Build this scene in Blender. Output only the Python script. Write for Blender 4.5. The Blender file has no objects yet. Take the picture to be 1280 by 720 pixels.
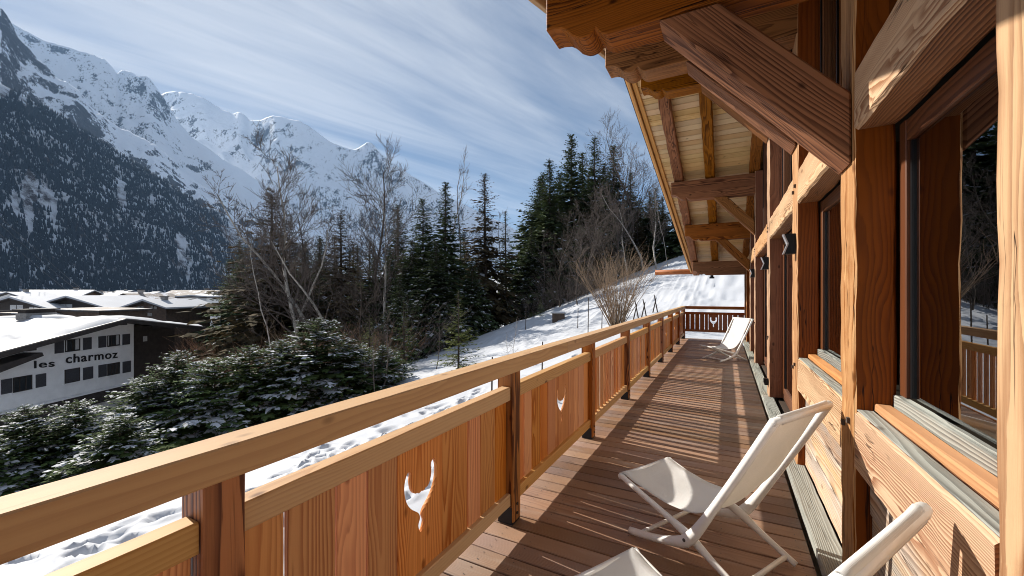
import bpy, bmesh, math, random
import numpy as np
from mathutils import Vector, Matrix
random.seed(7)
H = 1.5                                    # eye height above the deck in metres; many dimensions are multiples of it
scene = bpy.context.scene
col = scene.collection
# ------------------------------------------------------------------ camera
cam_d = bpy.data.cameras.new('camera'); cam = bpy.data.objects.new('camera', cam_d); col.objects.link(cam)
FPX = 509.0; YAW = math.atan(268/509.0)
cam_d.sensor_width = 36; cam_d.lens = FPX/1280*36; cam_d.shift_y = 7/1280
cam_d.clip_start = 0.05; cam_d.clip_end = 60000
cam.location = (0, 0, H); cam.rotation_euler = (math.pi/2, 0, YAW)
scene.camera = cam
CS, SN = math.cos(YAW), math.sin(YAW)
def DR(d, r, z=0.0):                       # depth and sideways offset from the eye -> world
    return Vector((-SN*d + CS*r, CS*d + SN*r, z))
def PX(px, py, d):
    return DR(d, (px-640)/FPX*d, H + (367-py)/FPX*d)
# ------------------------------------------------------------------ sky and sun
SUNDIR = Vector((1.0, -0.135, -0.658)).normalized()
sun_el = math.asin(-SUNDIR.z); sun_az = math.atan2(-SUNDIR.x, -SUNDIR.y)
w = bpy.data.worlds.new('World'); scene.world = w; w.use_nodes = True
nt = w.node_tree; N = nt.nodes; L = nt.links
for n in list(N): N.remove(n)
def nd(tree, typ, **kw):
    n = tree.nodes.new(typ)
    for k, v in kw.items():
        if k == 'op': n.operation = v
        else: setattr(n, k, v)
    return n
out = nd(nt, 'ShaderNodeOutputWorld'); bg = nd(nt, 'ShaderNodeBackground')
sky = nd(nt, 'ShaderNodeTexSky'); sky.sky_type = 'NISHITA'; sky.sun_disc = False
sky.sun_elevation = sun_el; sky.sun_rotation = sun_az; sky.altitude = 1100; sky.air_density = 1.0; sky.dust_density = 0.3; sky.ozone_density = 1.3
bg.inputs['Strength'].default_value = 0.060
def vmath(tree, op, a, b=None):
    n = nd(tree, 'ShaderNodeVectorMath', op=op)
    for i, v in enumerate((a, b)):
        if v is None: continue
        if hasattr(v, 'is_linked'): tree.links.new(v, n.inputs[i])
        else: n.inputs[i].default_value = v
    return n.outputs['Value'] if op in ('LENGTH', 'DOT_PRODUCT', 'DISTANCE') else n.outputs['Vector']
def fmath(tree, op, a, b=None, c=None, clamp=False):
    n = nd(tree, 'ShaderNodeMath', op=op); n.use_clamp = clamp
    for i, v in enumerate((a, b, c)):
        if v is None: continue
        if hasattr(v, 'is_linked'): tree.links.new(v, n.inputs[i])
        else: n.inputs[i].default_value = v
    return n.outputs[0]
def noise(tree, vec, scale, detail=4, rough=0.5, dist=0.0, col_out=False):
    n = nd(tree, 'ShaderNodeTexNoise'); n.inputs['Scale'].default_value = scale; n.inputs['Detail'].default_value = detail
    n.inputs['Roughness'].default_value = rough; n.inputs['Distortion'].default_value = dist
    if vec is not None: tree.links.new(vec, n.inputs['Vector'])
    return n.outputs['Color'] if col_out else n.outputs['Fac']
def mrange(tree, v, a, b, c=0.0, d=1.0, smooth=True):
    n = nd(tree, 'ShaderNodeMapRange'); n.interpolation_type = 'SMOOTHSTEP' if smooth else 'LINEAR'
    tree.links.new(v, n.inputs[0])
    for i, x in enumerate((a, b, c, d)): n.inputs[i+1].default_value = x
    return n.outputs[0]
def mixc(tree, f, a, b, blend='MIX'):
    n = nd(tree, 'ShaderNodeMix', data_type='RGBA'); n.blend_type = blend
    for sock, v in ((n.inputs[0], f), (n.inputs[6], a), (n.inputs[7], b)):
        if hasattr(v, 'is_linked'): tree.links.new(v, sock)
        elif sock == n.inputs[0]: sock.default_value = v
        else: sock.default_value = (*v, 1.0) if len(v) == 3 else v
    return n.outputs[2]
tc = nd(nt, 'ShaderNodeTexCoord'); sp = nd(nt, 'ShaderNodeSeparateXYZ'); L.new(tc.outputs['Generated'], sp.inputs[0])
zz = fmath(nt, 'ADD', fmath(nt, 'MAXIMUM', sp.outputs['Z'], 0.0), 0.10)
cb = nd(nt, 'ShaderNodeCombineXYZ')
L.new(fmath(nt, 'DIVIDE', sp.outputs['X'], zz), cb.inputs[0]); L.new(fmath(nt, 'DIVIDE', sp.outputs['Y'], zz), cb.inputs[1])
mp = nd(nt, 'ShaderNodeMapping'); L.new(cb.outputs[0], mp.inputs['Vector'])
mp.inputs['Rotation'].default_value = (0, 0, math.radians(-66))
c1 = noise(nt, vmath(nt, 'MULTIPLY', mp.outputs[0], (0.22, 1.25, 1)), 0.9, 7, 0.55, 0.5)
mp2 = nd(nt, 'ShaderNodeMapping'); L.new(cb.outputs[0], mp2.inputs['Vector'])
mp2.inputs['Rotation'].default_value = (0, 0, math.radians(-70))
c2 = noise(nt, vmath(nt, 'MULTIPLY', mp2.outputs[0], (0.5, 3.5, 1)), 1.3, 8, 0.6, 0.7)
c3 = noise(nt, cb.outputs[0], 0.55, 3, 0.5)
cl = fmath(nt, 'ADD', fmath(nt, 'MULTIPLY', c1, 0.75), fmath(nt, 'ADD', fmath(nt, 'MULTIPLY', c2, 0.3), fmath(nt, 'MULTIPLY', c3, 0.35)))
cf = mrange(nt, cl, 0.57, 0.90, 0.0, 0.95)
veil = mixc(nt, 0.45, sky.outputs[0], (1.0, 1.4, 2.2))       # thin high overcast
skyc = mixc(nt, cf, veil, (7.6, 7.8, 8.2))
L.new(skyc, bg.inputs['Color']); L.new(bg.outputs[0], out.inputs[0])
sl = bpy.data.lights.new('sun', 'SUN'); sl.energy = 5.0; sl.angle = math.radians(0.5); sl.color = (1.0, 0.94, 0.85)
so = bpy.data.objects.new('sun', sl); col.objects.link(so); so.rotation_euler = SUNDIR.to_track_quat('-Z', 'Y').to_euler(); so.location = (-30, 5, 30)
scene.view_settings.view_transform = 'Standard'; scene.view_settings.look = 'None'; scene.view_settings.gamma = 1
scene.view_settings.exposure = 0.82
scene.cycles.filter_width = 1.0; scene.cycles.max_bounces = 8; scene.cycles.volume_bounces = 0; scene.cycles.transparent_max_bounces = 12

# ------------------------------------------------------------------ object helpers
WM = {}
def link(name, mesh, mat=None, parent=None, M=None):
    o = bpy.data.objects.new(name, mesh); col.objects.link(o)
    M = M or Matrix.Identity(4)
    WM[o] = M
    if parent is not None:
        o.parent = parent; o.matrix_basis = WM[parent].inverted() @ M
    else: o.matrix_basis = M
    if mat is not None and mesh is not None and len(mesh.materials) == 0: mesh.materials.append(mat)
    return o
def tag(o, label=None, cat=None, group=None, kind=None):
    if label: o['label'] = label
    if cat: o['category'] = cat
    if group: o['group'] = group
    if kind: o['kind'] = kind
    return o
def thing(name, label, cat, loc=(0, 0, 0), rz=0.0, group=None):
    o = link(name, None, M=Matrix.Translation(Vector(loc)) @ Matrix.Rotation(rz, 4, 'Z'))
    return tag(o, label, cat, group)
class MB:
    def __init__(s): s.v = []; s.f = []; s.m = []
    def add(s, vs, fs, mi=0):
        b = len(s.v); s.v += [tuple(x) for x in vs]; s.f += [tuple(b+i for i in q) for q in fs]; s.m += [mi]*len(fs)
    def box(s, a, b, mi=0):
        (x0, y0, z0), (x1, y1, z1) = a, b
        s.add([(x0,y0,z0),(x1,y0,z0),(x1,y1,z0),(x0,y1,z0),(x0,y0,z1),(x1,y0,z1),(x1,y1,z1),(x0,y1,z1)],
              [(0,3,2,1),(4,5,6,7),(0,1,5,4),(1,2,6,5),(2,3,7,6),(3,0,4,7)], mi)
    def tube(s, pts, rad, n=6, mi=0, cap=True, flat=1.0):
        pts = [Vector(p) for p in pts]; rings = []
        up = Vector((0, 0, 1))
        for i, p in enumerate(pts):
            t = (pts[min(i+1, len(pts)-1)] - pts[max(i-1, 0)]).normalized()
            a = t.cross(up)
            if a.length < 1e-3: a = t.cross(Vector((1, 0, 0)))
            a.normalize(); b = t.cross(a)
            r = rad[i] if isinstance(rad, (list, tuple)) else rad
            rings.append([p + a*r*math.cos(2*math.pi*k/n)*flat + b*r*math.sin(2*math.pi*k/n) for k in range(n)])
        vs = [q for rr in rings for q in rr]; fs = []
        for i in range(len(pts)-1):
            for k in range(n):
                fs.append((i*n+k, i*n+(k+1) % n, (i+1)*n+(k+1) % n, (i+1)*n+k))
        if cap: fs += [tuple(range(n-1, -1, -1)), tuple((len(pts)-1)*n+k for k in range(n))]
        s.add(vs, fs, mi)
    def prism(s, poly, y0, y1, mi=0):      # poly in (x,z), extruded along y
        n = len(poly)
        s.add([(x, y0, z) for x, z in poly] + [(x, y1, z) for x, z in poly],
              [tuple(range(n)), tuple(range(2*n-1, n-1, -1))] + [(i, n+i, n+(i+1) % n, (i+1) % n) for i in range(n)], mi)
    def mesh(s, name, mats=(), smooth=False):
        me = bpy.data.meshes.new(name); me.from_pydata(s.v, [], s.f)
        for m in mats: me.materials.append(m)
        if any(s.m): me.polygons.foreach_set('material_index', s.m)
        if smooth: me.polygons.foreach_set('use_smooth', [True]*len(s.f))
        me.update(); return me
    def build(s, name, mats, parent=None, M=None, smooth=False, fix=False):
        me = s.mesh(name, mats if isinstance(mats, (list, tuple)) else [mats], smooth)
        if fix:
            b = bmesh.new(); b.from_mesh(me); bmesh.ops.recalc_face_normals(b, faces=b.faces); b.to_mesh(me); b.free()
        return link(name, me, None, parent, M)
def frame(p0, p1, up=(0, 0, 1)):
    p0, p1 = Vector(p0), Vector(p1); x = (p1-p0).normalized(); up = Vector(up)
    if abs(x.dot(up)) > 0.98: up = Vector((1, 0, 0))
    y = up.cross(x).normalized(); z = x.cross(y)
    M = Matrix((x, y, z)).transposed().to_4x4(); M.translation = p0
    return M, (p1-p0).length
def beam_mesh(name, ln, wy, wz, bev=0.006, seg=1, wob=0.0, seed=0):
    rnd = random.Random(seed); cs = []
    a, b = wy/2, wz/2
    for sx, sy in ((1, 1), (-1, 1), (-1, -1), (1, -1)):
        c1 = (sx*(a-bev), sy*b); c2 = (sx*a, sy*(b-bev))
        cs += [c2, c1] if sx*sy > 0 else [c1, c2]
    n = 8; mb = MB(); vs = []
    ph = [rnd.uniform(0, 6.28) for _ in range(24)]
    for i in range(seg+1):
        x = ln*i/seg
        for k, (y, z) in enumerate(cs):
            q = k//2
            dy = wob*(math.sin(x*3.1+ph[q]) + .7*math.sin(x*7.3+ph[q+4]) + .5*math.sin(x*15.7+ph[q+8]) + rnd.uniform(-.35, .35))*.5
            dz = wob*(math.sin(x*2.7+ph[q+12]) + .7*math.sin(x*6.1+ph[q+16]) + .5*math.sin(x*17.3+ph[q+20]) + rnd.uniform(-.35, .35))*.5
            sg = 1 if y > 0 else -1; sz = 1 if z > 0 else -1
            vs.append((x, y - sg*abs(dy), z - sz*abs(dz)))
    fs = [tuple(range(n-1, -1, -1)), tuple(seg*n+k for k in range(n))]
    for i in range(seg):
        for k in range(n): fs.append((i*n+k, i*n+(k+1) % n, (i+1)*n+(k+1) % n, (i+1)*n+k))
    mb.add(vs, fs); return mb.mesh(name)
_bs = [0]
def beam(name, mat, p0, p1, wy, wz, parent=None, up=(0, 0, 1), bev=0.006, wob=0.0, seg=None):
    M, ln = frame(p0, p1, up); _bs[0] += 1
    if seg is None: seg = max(1, int(ln/0.09)) if wob else 1
    return link(name, beam_mesh(name, ln, wy, wz, bev, seg, wob, _bs[0]), mat, parent, M)
def bxh(name, mat, x0, x1, y0, y1, z0, z1, parent, axis='Y', bev=0.006, wob=0.0):
    """beam filling a box given in units of H, long axis chosen"""
    x0, x1, y0, y1, z0, z1 = [q*H for q in (x0, x1, y0, y1, z0, z1)]
    cx, cy, cz = (x0+x1)/2, (y0+y1)/2, (z0+z1)/2
    if axis == 'Y': return beam(name, mat, (cx, y0, cz), (cx, y1, cz), x1-x0, z1-z0, parent, bev=bev, wob=wob)
    if axis == 'X': return beam(name, mat, (x0, cy, cz), (x1, cy, cz), y1-y0, z1-z0, parent, bev=bev, wob=wob)
    return beam(name, mat, (cx, cy, z0), (cx, cy, z1), y1-y0, x1-x0, parent, up=(1, 0, 0), bev=bev, wob=wob)

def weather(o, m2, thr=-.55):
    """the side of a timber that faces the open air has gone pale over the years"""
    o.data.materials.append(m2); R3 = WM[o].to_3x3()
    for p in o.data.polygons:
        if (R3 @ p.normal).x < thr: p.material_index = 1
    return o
# ------------------------------------------------------------------ materials
def mat_new(name):
    m = bpy.data.materials.new(name); m.use_nodes = True; t = m.node_tree
    return m, t, t.nodes['Principled BSDF']
def plain(name, c, rough=0.6, metal=0.0, var=0.06, nscale=8.0, bump=0.0, spec=0.5):
    m, t, b = mat_new(name)
    tcn = nd(t, 'ShaderNodeTexCoord'); n = noise(t, tcn.outputs['Object'], nscale, 5, 0.6)
    lo = tuple(max(0, x*(1-var*2)) for x in c); hi = tuple(min(1, x*(1+var*2)) for x in c)
    t.links.new(mixc(t, mrange(t, n, .25, .75), lo, hi), b.inputs['Base Color'])
    b.inputs['Roughness'].default_value = rough; b.inputs['Metallic'].default_value = metal; b.inputs['Specular IOR Level'].default_value = spec
    if bump:
        bp = nd(t, 'ShaderNodeBump'); bp.inputs['Strength'].default_value = bump; bp.inputs['Distance'].default_value = 0.01
        t.links.new(noise(t, tcn.outputs['Object'], nscale*12, 4, .6), bp.inputs['Height']); t.links.new(bp.outputs[0], b.inputs['Normal'])
    return m
def wood(name, light, dark, freq=50.0, contrast=0.8, rough=0.6, bump=0.3, grey=0.0, greyc=(.34, .33, .31), var=0.25, wav=0.05, knot=0.7, sharp=0.9, pith=0.12, fibre=0.55, spec=0.3, cracks=0.0):
    """timber with growth rings round a pith, fibres, knots and wear; the object's local X runs along the grain"""
    m, t, b = mat_new(name)
    tcn = nd(t, 'ShaderNodeTexCoord'); oi = nd(t, 'ShaderNodeObjectInfo'); rnd = oi.outputs['Random']
    off = nd(t, 'ShaderNodeCombineXYZ')
    t.links.new(fmath(t, 'MULTIPLY', rnd, 53.0), off.inputs[0])
    t.links.new(fmath(t, 'MULTIPLY_ADD', fmath(t, 'FRACT', fmath(t, 'MULTIPLY', rnd, 17.3)), pith, pith*.15), off.inputs[1])
    t.links.new(fmath(t, 'MULTIPLY_ADD', fmath(t, 'FRACT', fmath(t, 'MULTIPLY', rnd, 41.7)), pith, pith*.25), off.inputs[2])
    p = vmath(t, 'ADD', tcn.outputs['Object'], off.outputs[0])
    lo = vmath(t, 'MULTIPLY', p, (.42, 4.0, 4.0))
    dn = vmath(t, 'SUBTRACT', noise(t, lo, 1.25, 2, .45, 0, True), (.5, .5, .5))
    p2 = vmath(t, 'ADD', p, vmath(t, 'MULTIPLY', dn, (0, wav*1.25, wav*1.25)))
    vo = nd(t, 'ShaderNodeTexVoronoi'); vo.feature = 'SMOOTH_F1'; vo.inputs['Smoothness'].default_value = .25; vo.inputs['Scale'].default_value = 1.0
    t.links.new(vmath(t, 'MULTIPLY', p, (1.35, 5.2, 5.2)), vo.inputs['Vector'])
    kn = mrange(t, vo.outputs['Distance'], .04, .42, 1.0, 0.0)
    vk = nd(t, 'ShaderNodeTexVoronoi'); vk.inputs['Scale'].default_value = 1.0; t.links.new(vmath(t, 'MULTIPLY', p, (3.4, 6.5, 6.5)), vk.inputs['Vector'])
    s = nd(t, 'ShaderNodeSeparateXYZ'); t.links.new(p2, s.inputs[0])
    r = fmath(t, 'SQRT', fmath(t, 'ADD', fmath(t, 'POWER', s.outputs[1], 2.0), fmath(t, 'POWER', s.outputs[2], 2.0)))
    wb = noise(t, vmath(t, 'MULTIPLY', p, (1.6, 30, 30)), 1.0, 4, .65)
    ph = fmath(t, 'ADD', fmath(t, 'MULTIPLY_ADD', r, freq*1.9, fmath(t, 'MULTIPLY', wb, .75)), fmath(t, 'MULTIPLY', kn, 2.3*knot))
    fr = fmath(t, 'FRACT', ph)
    ring = fmath(t, 'MULTIPLY', mrange(t, fr, .15, sharp), mrange(t, fr, .90, 1.0, 1.0, 0.0))
    fib = noise(t, vmath(t, 'MULTIPLY', p, (4, 210, 210)), 1.0, 5, .7)
    big = noise(t, vmath(t, 'MULTIPLY', p, (.9, 5, 5)), 1.0, 4, .55)
    pat = mrange(t, noise(t, vmath(t, 'MULTIPLY', p, (.7, 7, 7)), 1.0, 2, .5), .32, .66, .45, 1.15)
    f = fmath(t, 'MULTIPLY', fmath(t, 'MULTIPLY', ring, pat), contrast)
    f = fmath(t, 'ADD', f, fmath(t, 'MULTIPLY', fmath(t, 'SUBTRACT', fib, .5), fibre), None, True)
    f = fmath(t, 'ADD', f, fmath(t, 'MULTIPLY', fmath(t, 'SUBTRACT', big, .5), .55), None, True)
    c = mixc(t, f, light, dark)
    if grey > 0:
        gn = noise(t, vmath(t, 'MULTIPLY', p, (1.2, 9, 9)), 1.0, 5, .6)
        c = mixc(t, mrange(t, gn, .62-grey*.5, .85-grey*.45, 0, min(1, .35+grey*.6)), c, mixc(t, f, greyc, tuple(x*.42 for x in greyc)))
    kd = fmath(t, 'MULTIPLY', mrange(t, vk.outputs['Distance'], .04, .13, 1.0, 0.0), knot)
    c = mixc(t, kd, c, tuple(x*.5 for x in dark))
    if cracks > 0:
        ck = noise(t, vmath(t, 'MULTIPLY', p, (.55, 26, 26)), 1.0, 2, .5)
        cm = fmath(t, 'MULTIPLY', fmath(t, 'MULTIPLY', mrange(t, ck, .485, .5), mrange(t, ck, .5, .515, 1.0, 0.0)), mrange(t, big, .45, .6, 0, cracks))
        c = mixc(t, cm, c, tuple(x*.12 for x in dark))
    hs = nd(t, 'ShaderNodeHueSaturation'); t.links.new(c, hs.inputs['Color'])
    t.links.new(fmath(t, 'MULTIPLY_ADD', fmath(t, 'FRACT', fmath(t, 'MULTIPLY', rnd, 91.3)), var*2, 1-var), hs.inputs['Value'])
    t.links.new(fmath(t, 'MULTIPLY_ADD', fmath(t, 'FRACT', fmath(t, 'MULTIPLY', rnd, 63.1)), .012, .494), hs.inputs['Hue'])
    t.links.new(fmath(t, 'MULTIPLY_ADD', fmath(t, 'FRACT', fmath(t, 'MULTIPLY', rnd, 29.9)), .3, .85), hs.inputs['Saturation'])
    t.links.new(hs.outputs[0], b.inputs['Base Color'])
    b.inputs['Roughness'].default_value = rough; b.inputs['Specular IOR Level'].default_value = spec
    bp = nd(t, 'ShaderNodeBump'); bp.inputs['Strength'].default_value = bump; bp.inputs['Distance'].default_value = 0.004
    hsum = fmath(t, 'ADD', fmath(t, 'MULTIPLY', ring, .8), fmath(t, 'MULTIPLY', fib, .5))
    if cracks > 0: hsum = fmath(t, 'SUBTRACT', hsum, fmath(t, 'MULTIPLY', cm, 3.0))
    t.links.new(hsum, bp.inputs['Height']); t.links.new(bp.outputs[0], b.inputs['Normal'])
    return m
M_rail = wood('larch_rail', (.60, .36, .155), (.40, .185, .065), 34, .45, .55, .15, knot=1.0, var=.09, wav=.08, spec=.25)
M_hand = wood('larch_handrail', (.58, .36, .16), (.36, .18, .07), 13, .4, .65, .1, knot=.55, var=.05, wav=.13, fibre=.5, spec=.25)
M_plank = wood('larch_plank', (.72, .33, .125), (.43, .13, .040), 42, .9, .55, .2, knot=.8, var=.19, wav=.09, spec=.25)
M_post = wood('larch_post', (.42, .165, .056), (.10, .028, .010), 22, 1.1, .5, .3, knot=1.1, var=.12, wav=.22, cracks=.4, spec=.25)
M_beam = wood('old_beam', (.31, .118, .031), (.062, .017, .004), 26, .80, .6, .35, knot=.9, var=.08, wav=.22, pith=.06, cracks=1.0, fibre=.7, spec=.12)
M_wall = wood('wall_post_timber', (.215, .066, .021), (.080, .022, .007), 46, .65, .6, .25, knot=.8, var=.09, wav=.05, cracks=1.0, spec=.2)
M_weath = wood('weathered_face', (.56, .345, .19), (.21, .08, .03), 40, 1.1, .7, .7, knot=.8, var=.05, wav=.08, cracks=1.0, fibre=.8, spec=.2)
M_sill = wood('sill_timber', (.34, .14, .052), (.11, .036, .013), 46, 1.0, .65, .6, knot=.8, var=.06, wav=.09, cracks=.8, spec=.25)
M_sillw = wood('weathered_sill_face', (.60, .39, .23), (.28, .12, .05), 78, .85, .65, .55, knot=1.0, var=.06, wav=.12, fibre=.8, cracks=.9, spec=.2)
M_sillg = wood('grey_weathered_board', (.33, .29, .235), (.11, .09, .075), 48, .9, .7, .6, grey=.75, greyc=(.33, .345, .305), knot=.5, var=.12, wav=.07, cracks=.9, spec=.15)
M_clad = wood('cladding_board', (.52, .36, .23), (.26, .145, .078), 48, .95, .7, .6, grey=.5, greyc=(.38, .36, .33), knot=.6, var=.26, wav=.08, cracks=.8, spec=.2)
M_board = wood('sill_board_wood', (.52, .27, .125), (.30, .125, .05), 40, .7, .6, .3, knot=.6, var=.05, wav=.06, spec=.2)
M_soffit = wood('soffit_pine', (.66, .47, .245), (.45, .27, .11), 50, .5, .6, .1, knot=.8, var=.12, wav=.04)
M_deck = wood('deck_hardwood', (.295, .178, .116), (.070, .030, .016), 95, .30, .45, .3, grey=.15, greyc=(.46, .40, .34), knot=.12, var=.34, wav=.04, fibre=.45, spec=.35)
M_win = wood('window_frame_wood', (.14, .052, .018), (.05, .016, .006), 40, .7, .5, .25, knot=.3, var=.1, wav=.05)
M_dark = plain('black_metal', (.018, .018, .02), .45, .6)
M_silver = plain('silver_edge', (.75, .76, .78), .3, .9)
M_shadow = plain('underside_board', (.06, .045, .035), .9)
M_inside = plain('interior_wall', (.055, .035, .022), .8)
M_frame = plain('cream_frame', (.85, .83, .79), .35, var=.02, nscale=14)
M_clip = plain('bolt_metal', (.12, .11, .10), .4, .8)
def cloth_mat():
    m, t, b = mat_new('sling_cloth')
    tcn = nd(t, 'ShaderNodeTexCoord')
    wv = nd(t, 'ShaderNodeTexWave'); wv.inputs['Scale'].default_value = 170; t.links.new(tcn.outputs['Object'], wv.inputs['Vector'])
    wv2 = nd(t, 'ShaderNodeTexWave'); wv2.bands_direction = 'Y'; wv2.inputs['Scale'].default_value = 170; t.links.new(tcn.outputs['Object'], wv2.inputs['Vector'])
    wea = fmath(t, 'ADD', wv.outputs['Fac'], wv2.outputs['Fac'])
    n = noise(t, tcn.outputs['Object'], 5, 4)
    t.links.new(mixc(t, mrange(t, n, .3, .7), (.76, .752, .735), (.83, .82, .80)), b.inputs['Base Color'])
    b.inputs['Roughness'].default_value = .85
    bp = nd(t, 'ShaderNodeBump'); bp.inputs['Strength'].default_value = .25; bp.inputs['Distance'].default_value = .002
    t.links.new(wea, bp.inputs['Height']); t.links.new(bp.outputs[0], b.inputs['Normal'])
    tr = nd(t, 'ShaderNodeBsdfTranslucent'); tr.inputs[0].default_value = (.85, .78, .68, 1)
    mx = nd(t, 'ShaderNodeMixShader'); mx.inputs[0].default_value = .28
    o = t.nodes['Material Output']; t.links.new(b.outputs[0], mx.inputs[1]); t.links.new(tr.outputs[0], mx.inputs[2]); t.links.new(mx.outputs[0], o.inputs[0])
    return m
M_cloth = cloth_mat()
def glass_mat():
    m, t, b = mat_new('window_glass'); t.nodes.remove(b)
    g = nd(t, 'ShaderNodeBsdfGlossy'); g.inputs['Roughness'].default_value = 0.0; g.inputs[0].default_value = (.95, .97, 1, 1)
    tr = nd(t, 'ShaderNodeBsdfTransparent'); tr.inputs[0].default_value = (.62, .66, .66, 1)
    fr = nd(t, 'ShaderNodeFresnel'); fr.inputs[0].default_value = 1.6
    fa = fmath(t, 'MULTIPLY_ADD', fr.outputs[0], 1.35, .06, True)
    mx = nd(t, 'ShaderNodeMixShader'); t.links.new(fa, mx.inputs[0]); t.links.new(tr.outputs[0], mx.inputs[1]); t.links.new(g.outputs[0], mx.inputs[2])
    t.links.new(mx.outputs[0], t.nodes['Material Output'].inputs[0]); return m
M_glass = glass_mat()
def snow_mat(name, c=(.52, .535, .565), bs=5.0, bd=.02, st=.35):
    m, t, b = mat_new(name); tcn = nd(t, 'ShaderNodeTexCoord')
    n = noise(t, tcn.outputs['Object'], .35, 5); t.links.new(mixc(t, mrange(t, n, .3, .7), tuple(x*.93 for x in c), c), b.inputs['Base Color'])
    b.inputs['Roughness'].default_value = .7; b.inputs['Specular IOR Level'].default_value = .25
    bp = nd(t, 'ShaderNodeBump'); bp.inputs['Strength'].default_value = st; bp.inputs['Distance'].default_value = bd
    t.links.new(noise(t, tcn.outputs['Object'], bs, 8, .62), bp.inputs['Height']); t.links.new(bp.outputs[0], b.inputs['Normal']); return m
M_snow = snow_mat('snow'); M_roofsnow = snow_mat('roof_snow', bs=1.5)
def leaf_mat(name, a, bcol, rough=.65):
    m, t, b = mat_new(name); tcn = nd(t, 'ShaderNodeTexCoord'); oi = nd(t, 'ShaderNodeObjectInfo')
    n = noise(t, tcn.outputs['Object'], 1.1, 4, .7); n2 = noise(t, tcn.outputs['Object'], 11, 2)
    f = fmath(t, 'ADD', fmath(t, 'MULTIPLY', n, .7), fmath(t, 'MULTIPLY', n2, .3))
    c = mixc(t, mrange(t, f, .3, .7), a, bcol)
    hs = nd(t, 'ShaderNodeHueSaturation'); t.links.new(c, hs.inputs['Color']); t.links.new(fmath(t, 'MULTIPLY_ADD', oi.outputs['Random'], .5, .75), hs.inputs['Value'])
    t.links.new(hs.outputs[0], b.inputs['Base Color']); b.inputs['Roughness'].default_value = .85; b.inputs['Specular IOR Level'].default_value = .06
    tr = nd(t, 'ShaderNodeBsdfTranslucent'); t.links.new(hs.outputs[0], tr.inputs[0])
    mx = nd(t, 'ShaderNodeMixShader'); mx.inputs[0].default_value = .18
    t.links.new(b.outputs[0], mx.inputs[1]); t.links.new(tr.outputs[0], mx.inputs[2]); t.links.new(mx.outputs[0], t.nodes['Material Output'].inputs[0]); return m
M_spruce = leaf_mat('spruce_needles', (.034, .058, .030), (.092, .112, .046))
M_brspr = leaf_mat('brownish_needles', (.048, .042, .024), (.115, .085, .045))
M_fir = leaf_mat('fir_needles', (.040, .074, .026), (.115, .150, .050))
M_yfir = leaf_mat('young_fir_needles', (.10, .13, .035), (.20, .22, .07))
M_bark = plain('bark', (.07, .052, .04), .9, var=.2, nscale=20)
M_birch = plain('pale_bark', (.36, .33, .29), .85, var=.25, nscale=6)
M_twig = plain('twig', (.105, .082, .07), .9, var=.2, nscale=3)
M_brown = plain('brown_twig', (.26, .145, .085), .9, var=.25, nscale=3)
M_tan = plain('tan_twig', (.25, .17, .105), .85, var=.2, nscale=3)

# ------------------------------------------------------------------ noise for terrain
def _h(ix, iy, s):
    v = np.sin(ix*127.1 + iy*311.7 + s*74.7)*43758.5453
    return v - np.floor(v)
def vnoise(x, y, s=0):
    x = np.asarray(x, float); y = np.asarray(y, float)
    ix, iy = np.floor(x), np.floor(y); fx, fy = x-ix, y-iy
    fx = fx*fx*fx*(fx*(fx*6-15)+10); fy = fy*fy*fy*(fy*(fy*6-15)+10)
    a = _h(ix, iy, s)*(1-fx) + _h(ix+1, iy, s)*fx; b = _h(ix, iy+1, s)*(1-fx) + _h(ix+1, iy+1, s)*fx
    return (a*(1-fy) + b*fy)*2-1
def fbm(x, y, oct=5, s=0, ridged=False, gain=.5):
    t = 0; a = 1.0; n = 0
    for i in range(oct):
        v = vnoise(x*2**i + 13.7*i, y*2**i - 7.1*i, s+i)
        t = t + a*((1-np.abs(v))*2-1 if ridged else v); n += a; a *= gain
    return t/n
def grid_mesh(name, P, mats, smooth=True):
    ny, nx = P.shape[:2]; me = bpy.data.meshes.new(name)
    idx = np.arange(nx*ny).reshape(ny, nx)
    q = np.stack([idx[:-1, :-1], idx[:-1, 1:], idx[1:, 1:], idx[1:, :-1]], -1).reshape(-1, 4)
    me.vertices.add(nx*ny); me.vertices.foreach_set('co', P.reshape(-1).astype(np.float32))
    me.loops.add(q.size); me.loops.foreach_set('vertex_index', q.reshape(-1).astype(np.int32))
    me.polygons.add(len(q)); me.polygons.foreach_set('loop_start', np.arange(0, q.size, 4, dtype=np.int32))
    try: me.polygons.foreach_set('loop_total', np.full(len(q), 4, np.int32))
    except Exception: pass
    me.polygons.foreach_set('use_smooth', np.full(len(q), smooth))
    for m in mats: me.materials.append(m)
    me.update(calc_edges=True); me.validate(); return me

# ------------------------------------------------------------------ ground: one snowy sheet, carved by footprints near the balcony
CP = [(-9.8,2.7,-2.95),(-8.3,6.9,-2.4),(-9,11.1,-2.6),(-11.2,22.4,-1.6),(-4.8,20,-.15),(-17.5,30.3,-1.5),(-11.9,31,-.35),(-4.1,31.8,1.6),(1.2,36.8,3.2),(-5.8,39.9,3.2),
      (-1.5,3,-2.7),(-3,9,-1.9),(-2,16,-.7),(1,17,-.5),(6,24,1.0),(-18.5,6.1,-5.0),(-15.9,12,-3.5),(-12,-6,-3.4),(-4,-8,-2.9),(-46,13,-10),(-30,24,-6),(-39,38,-6.5),(-25,40,-3.5),
      (-10,55,4.5),(12,60,11),(30,30,5),(30,0,-1),(20,-30,-3),(-30,-25,-8),(-30,5,-8),(-26,14,-6),(-60,-10,-12),(-60,45,-10.5),(-50,80,-9.5),(-25,75,0),(-5,85,11),(35,90,20),(-80,20,-12.5)]
CP = np.array(CP, float)
def _U(d2): return .5*d2*np.log(d2+1e-9)
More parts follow.
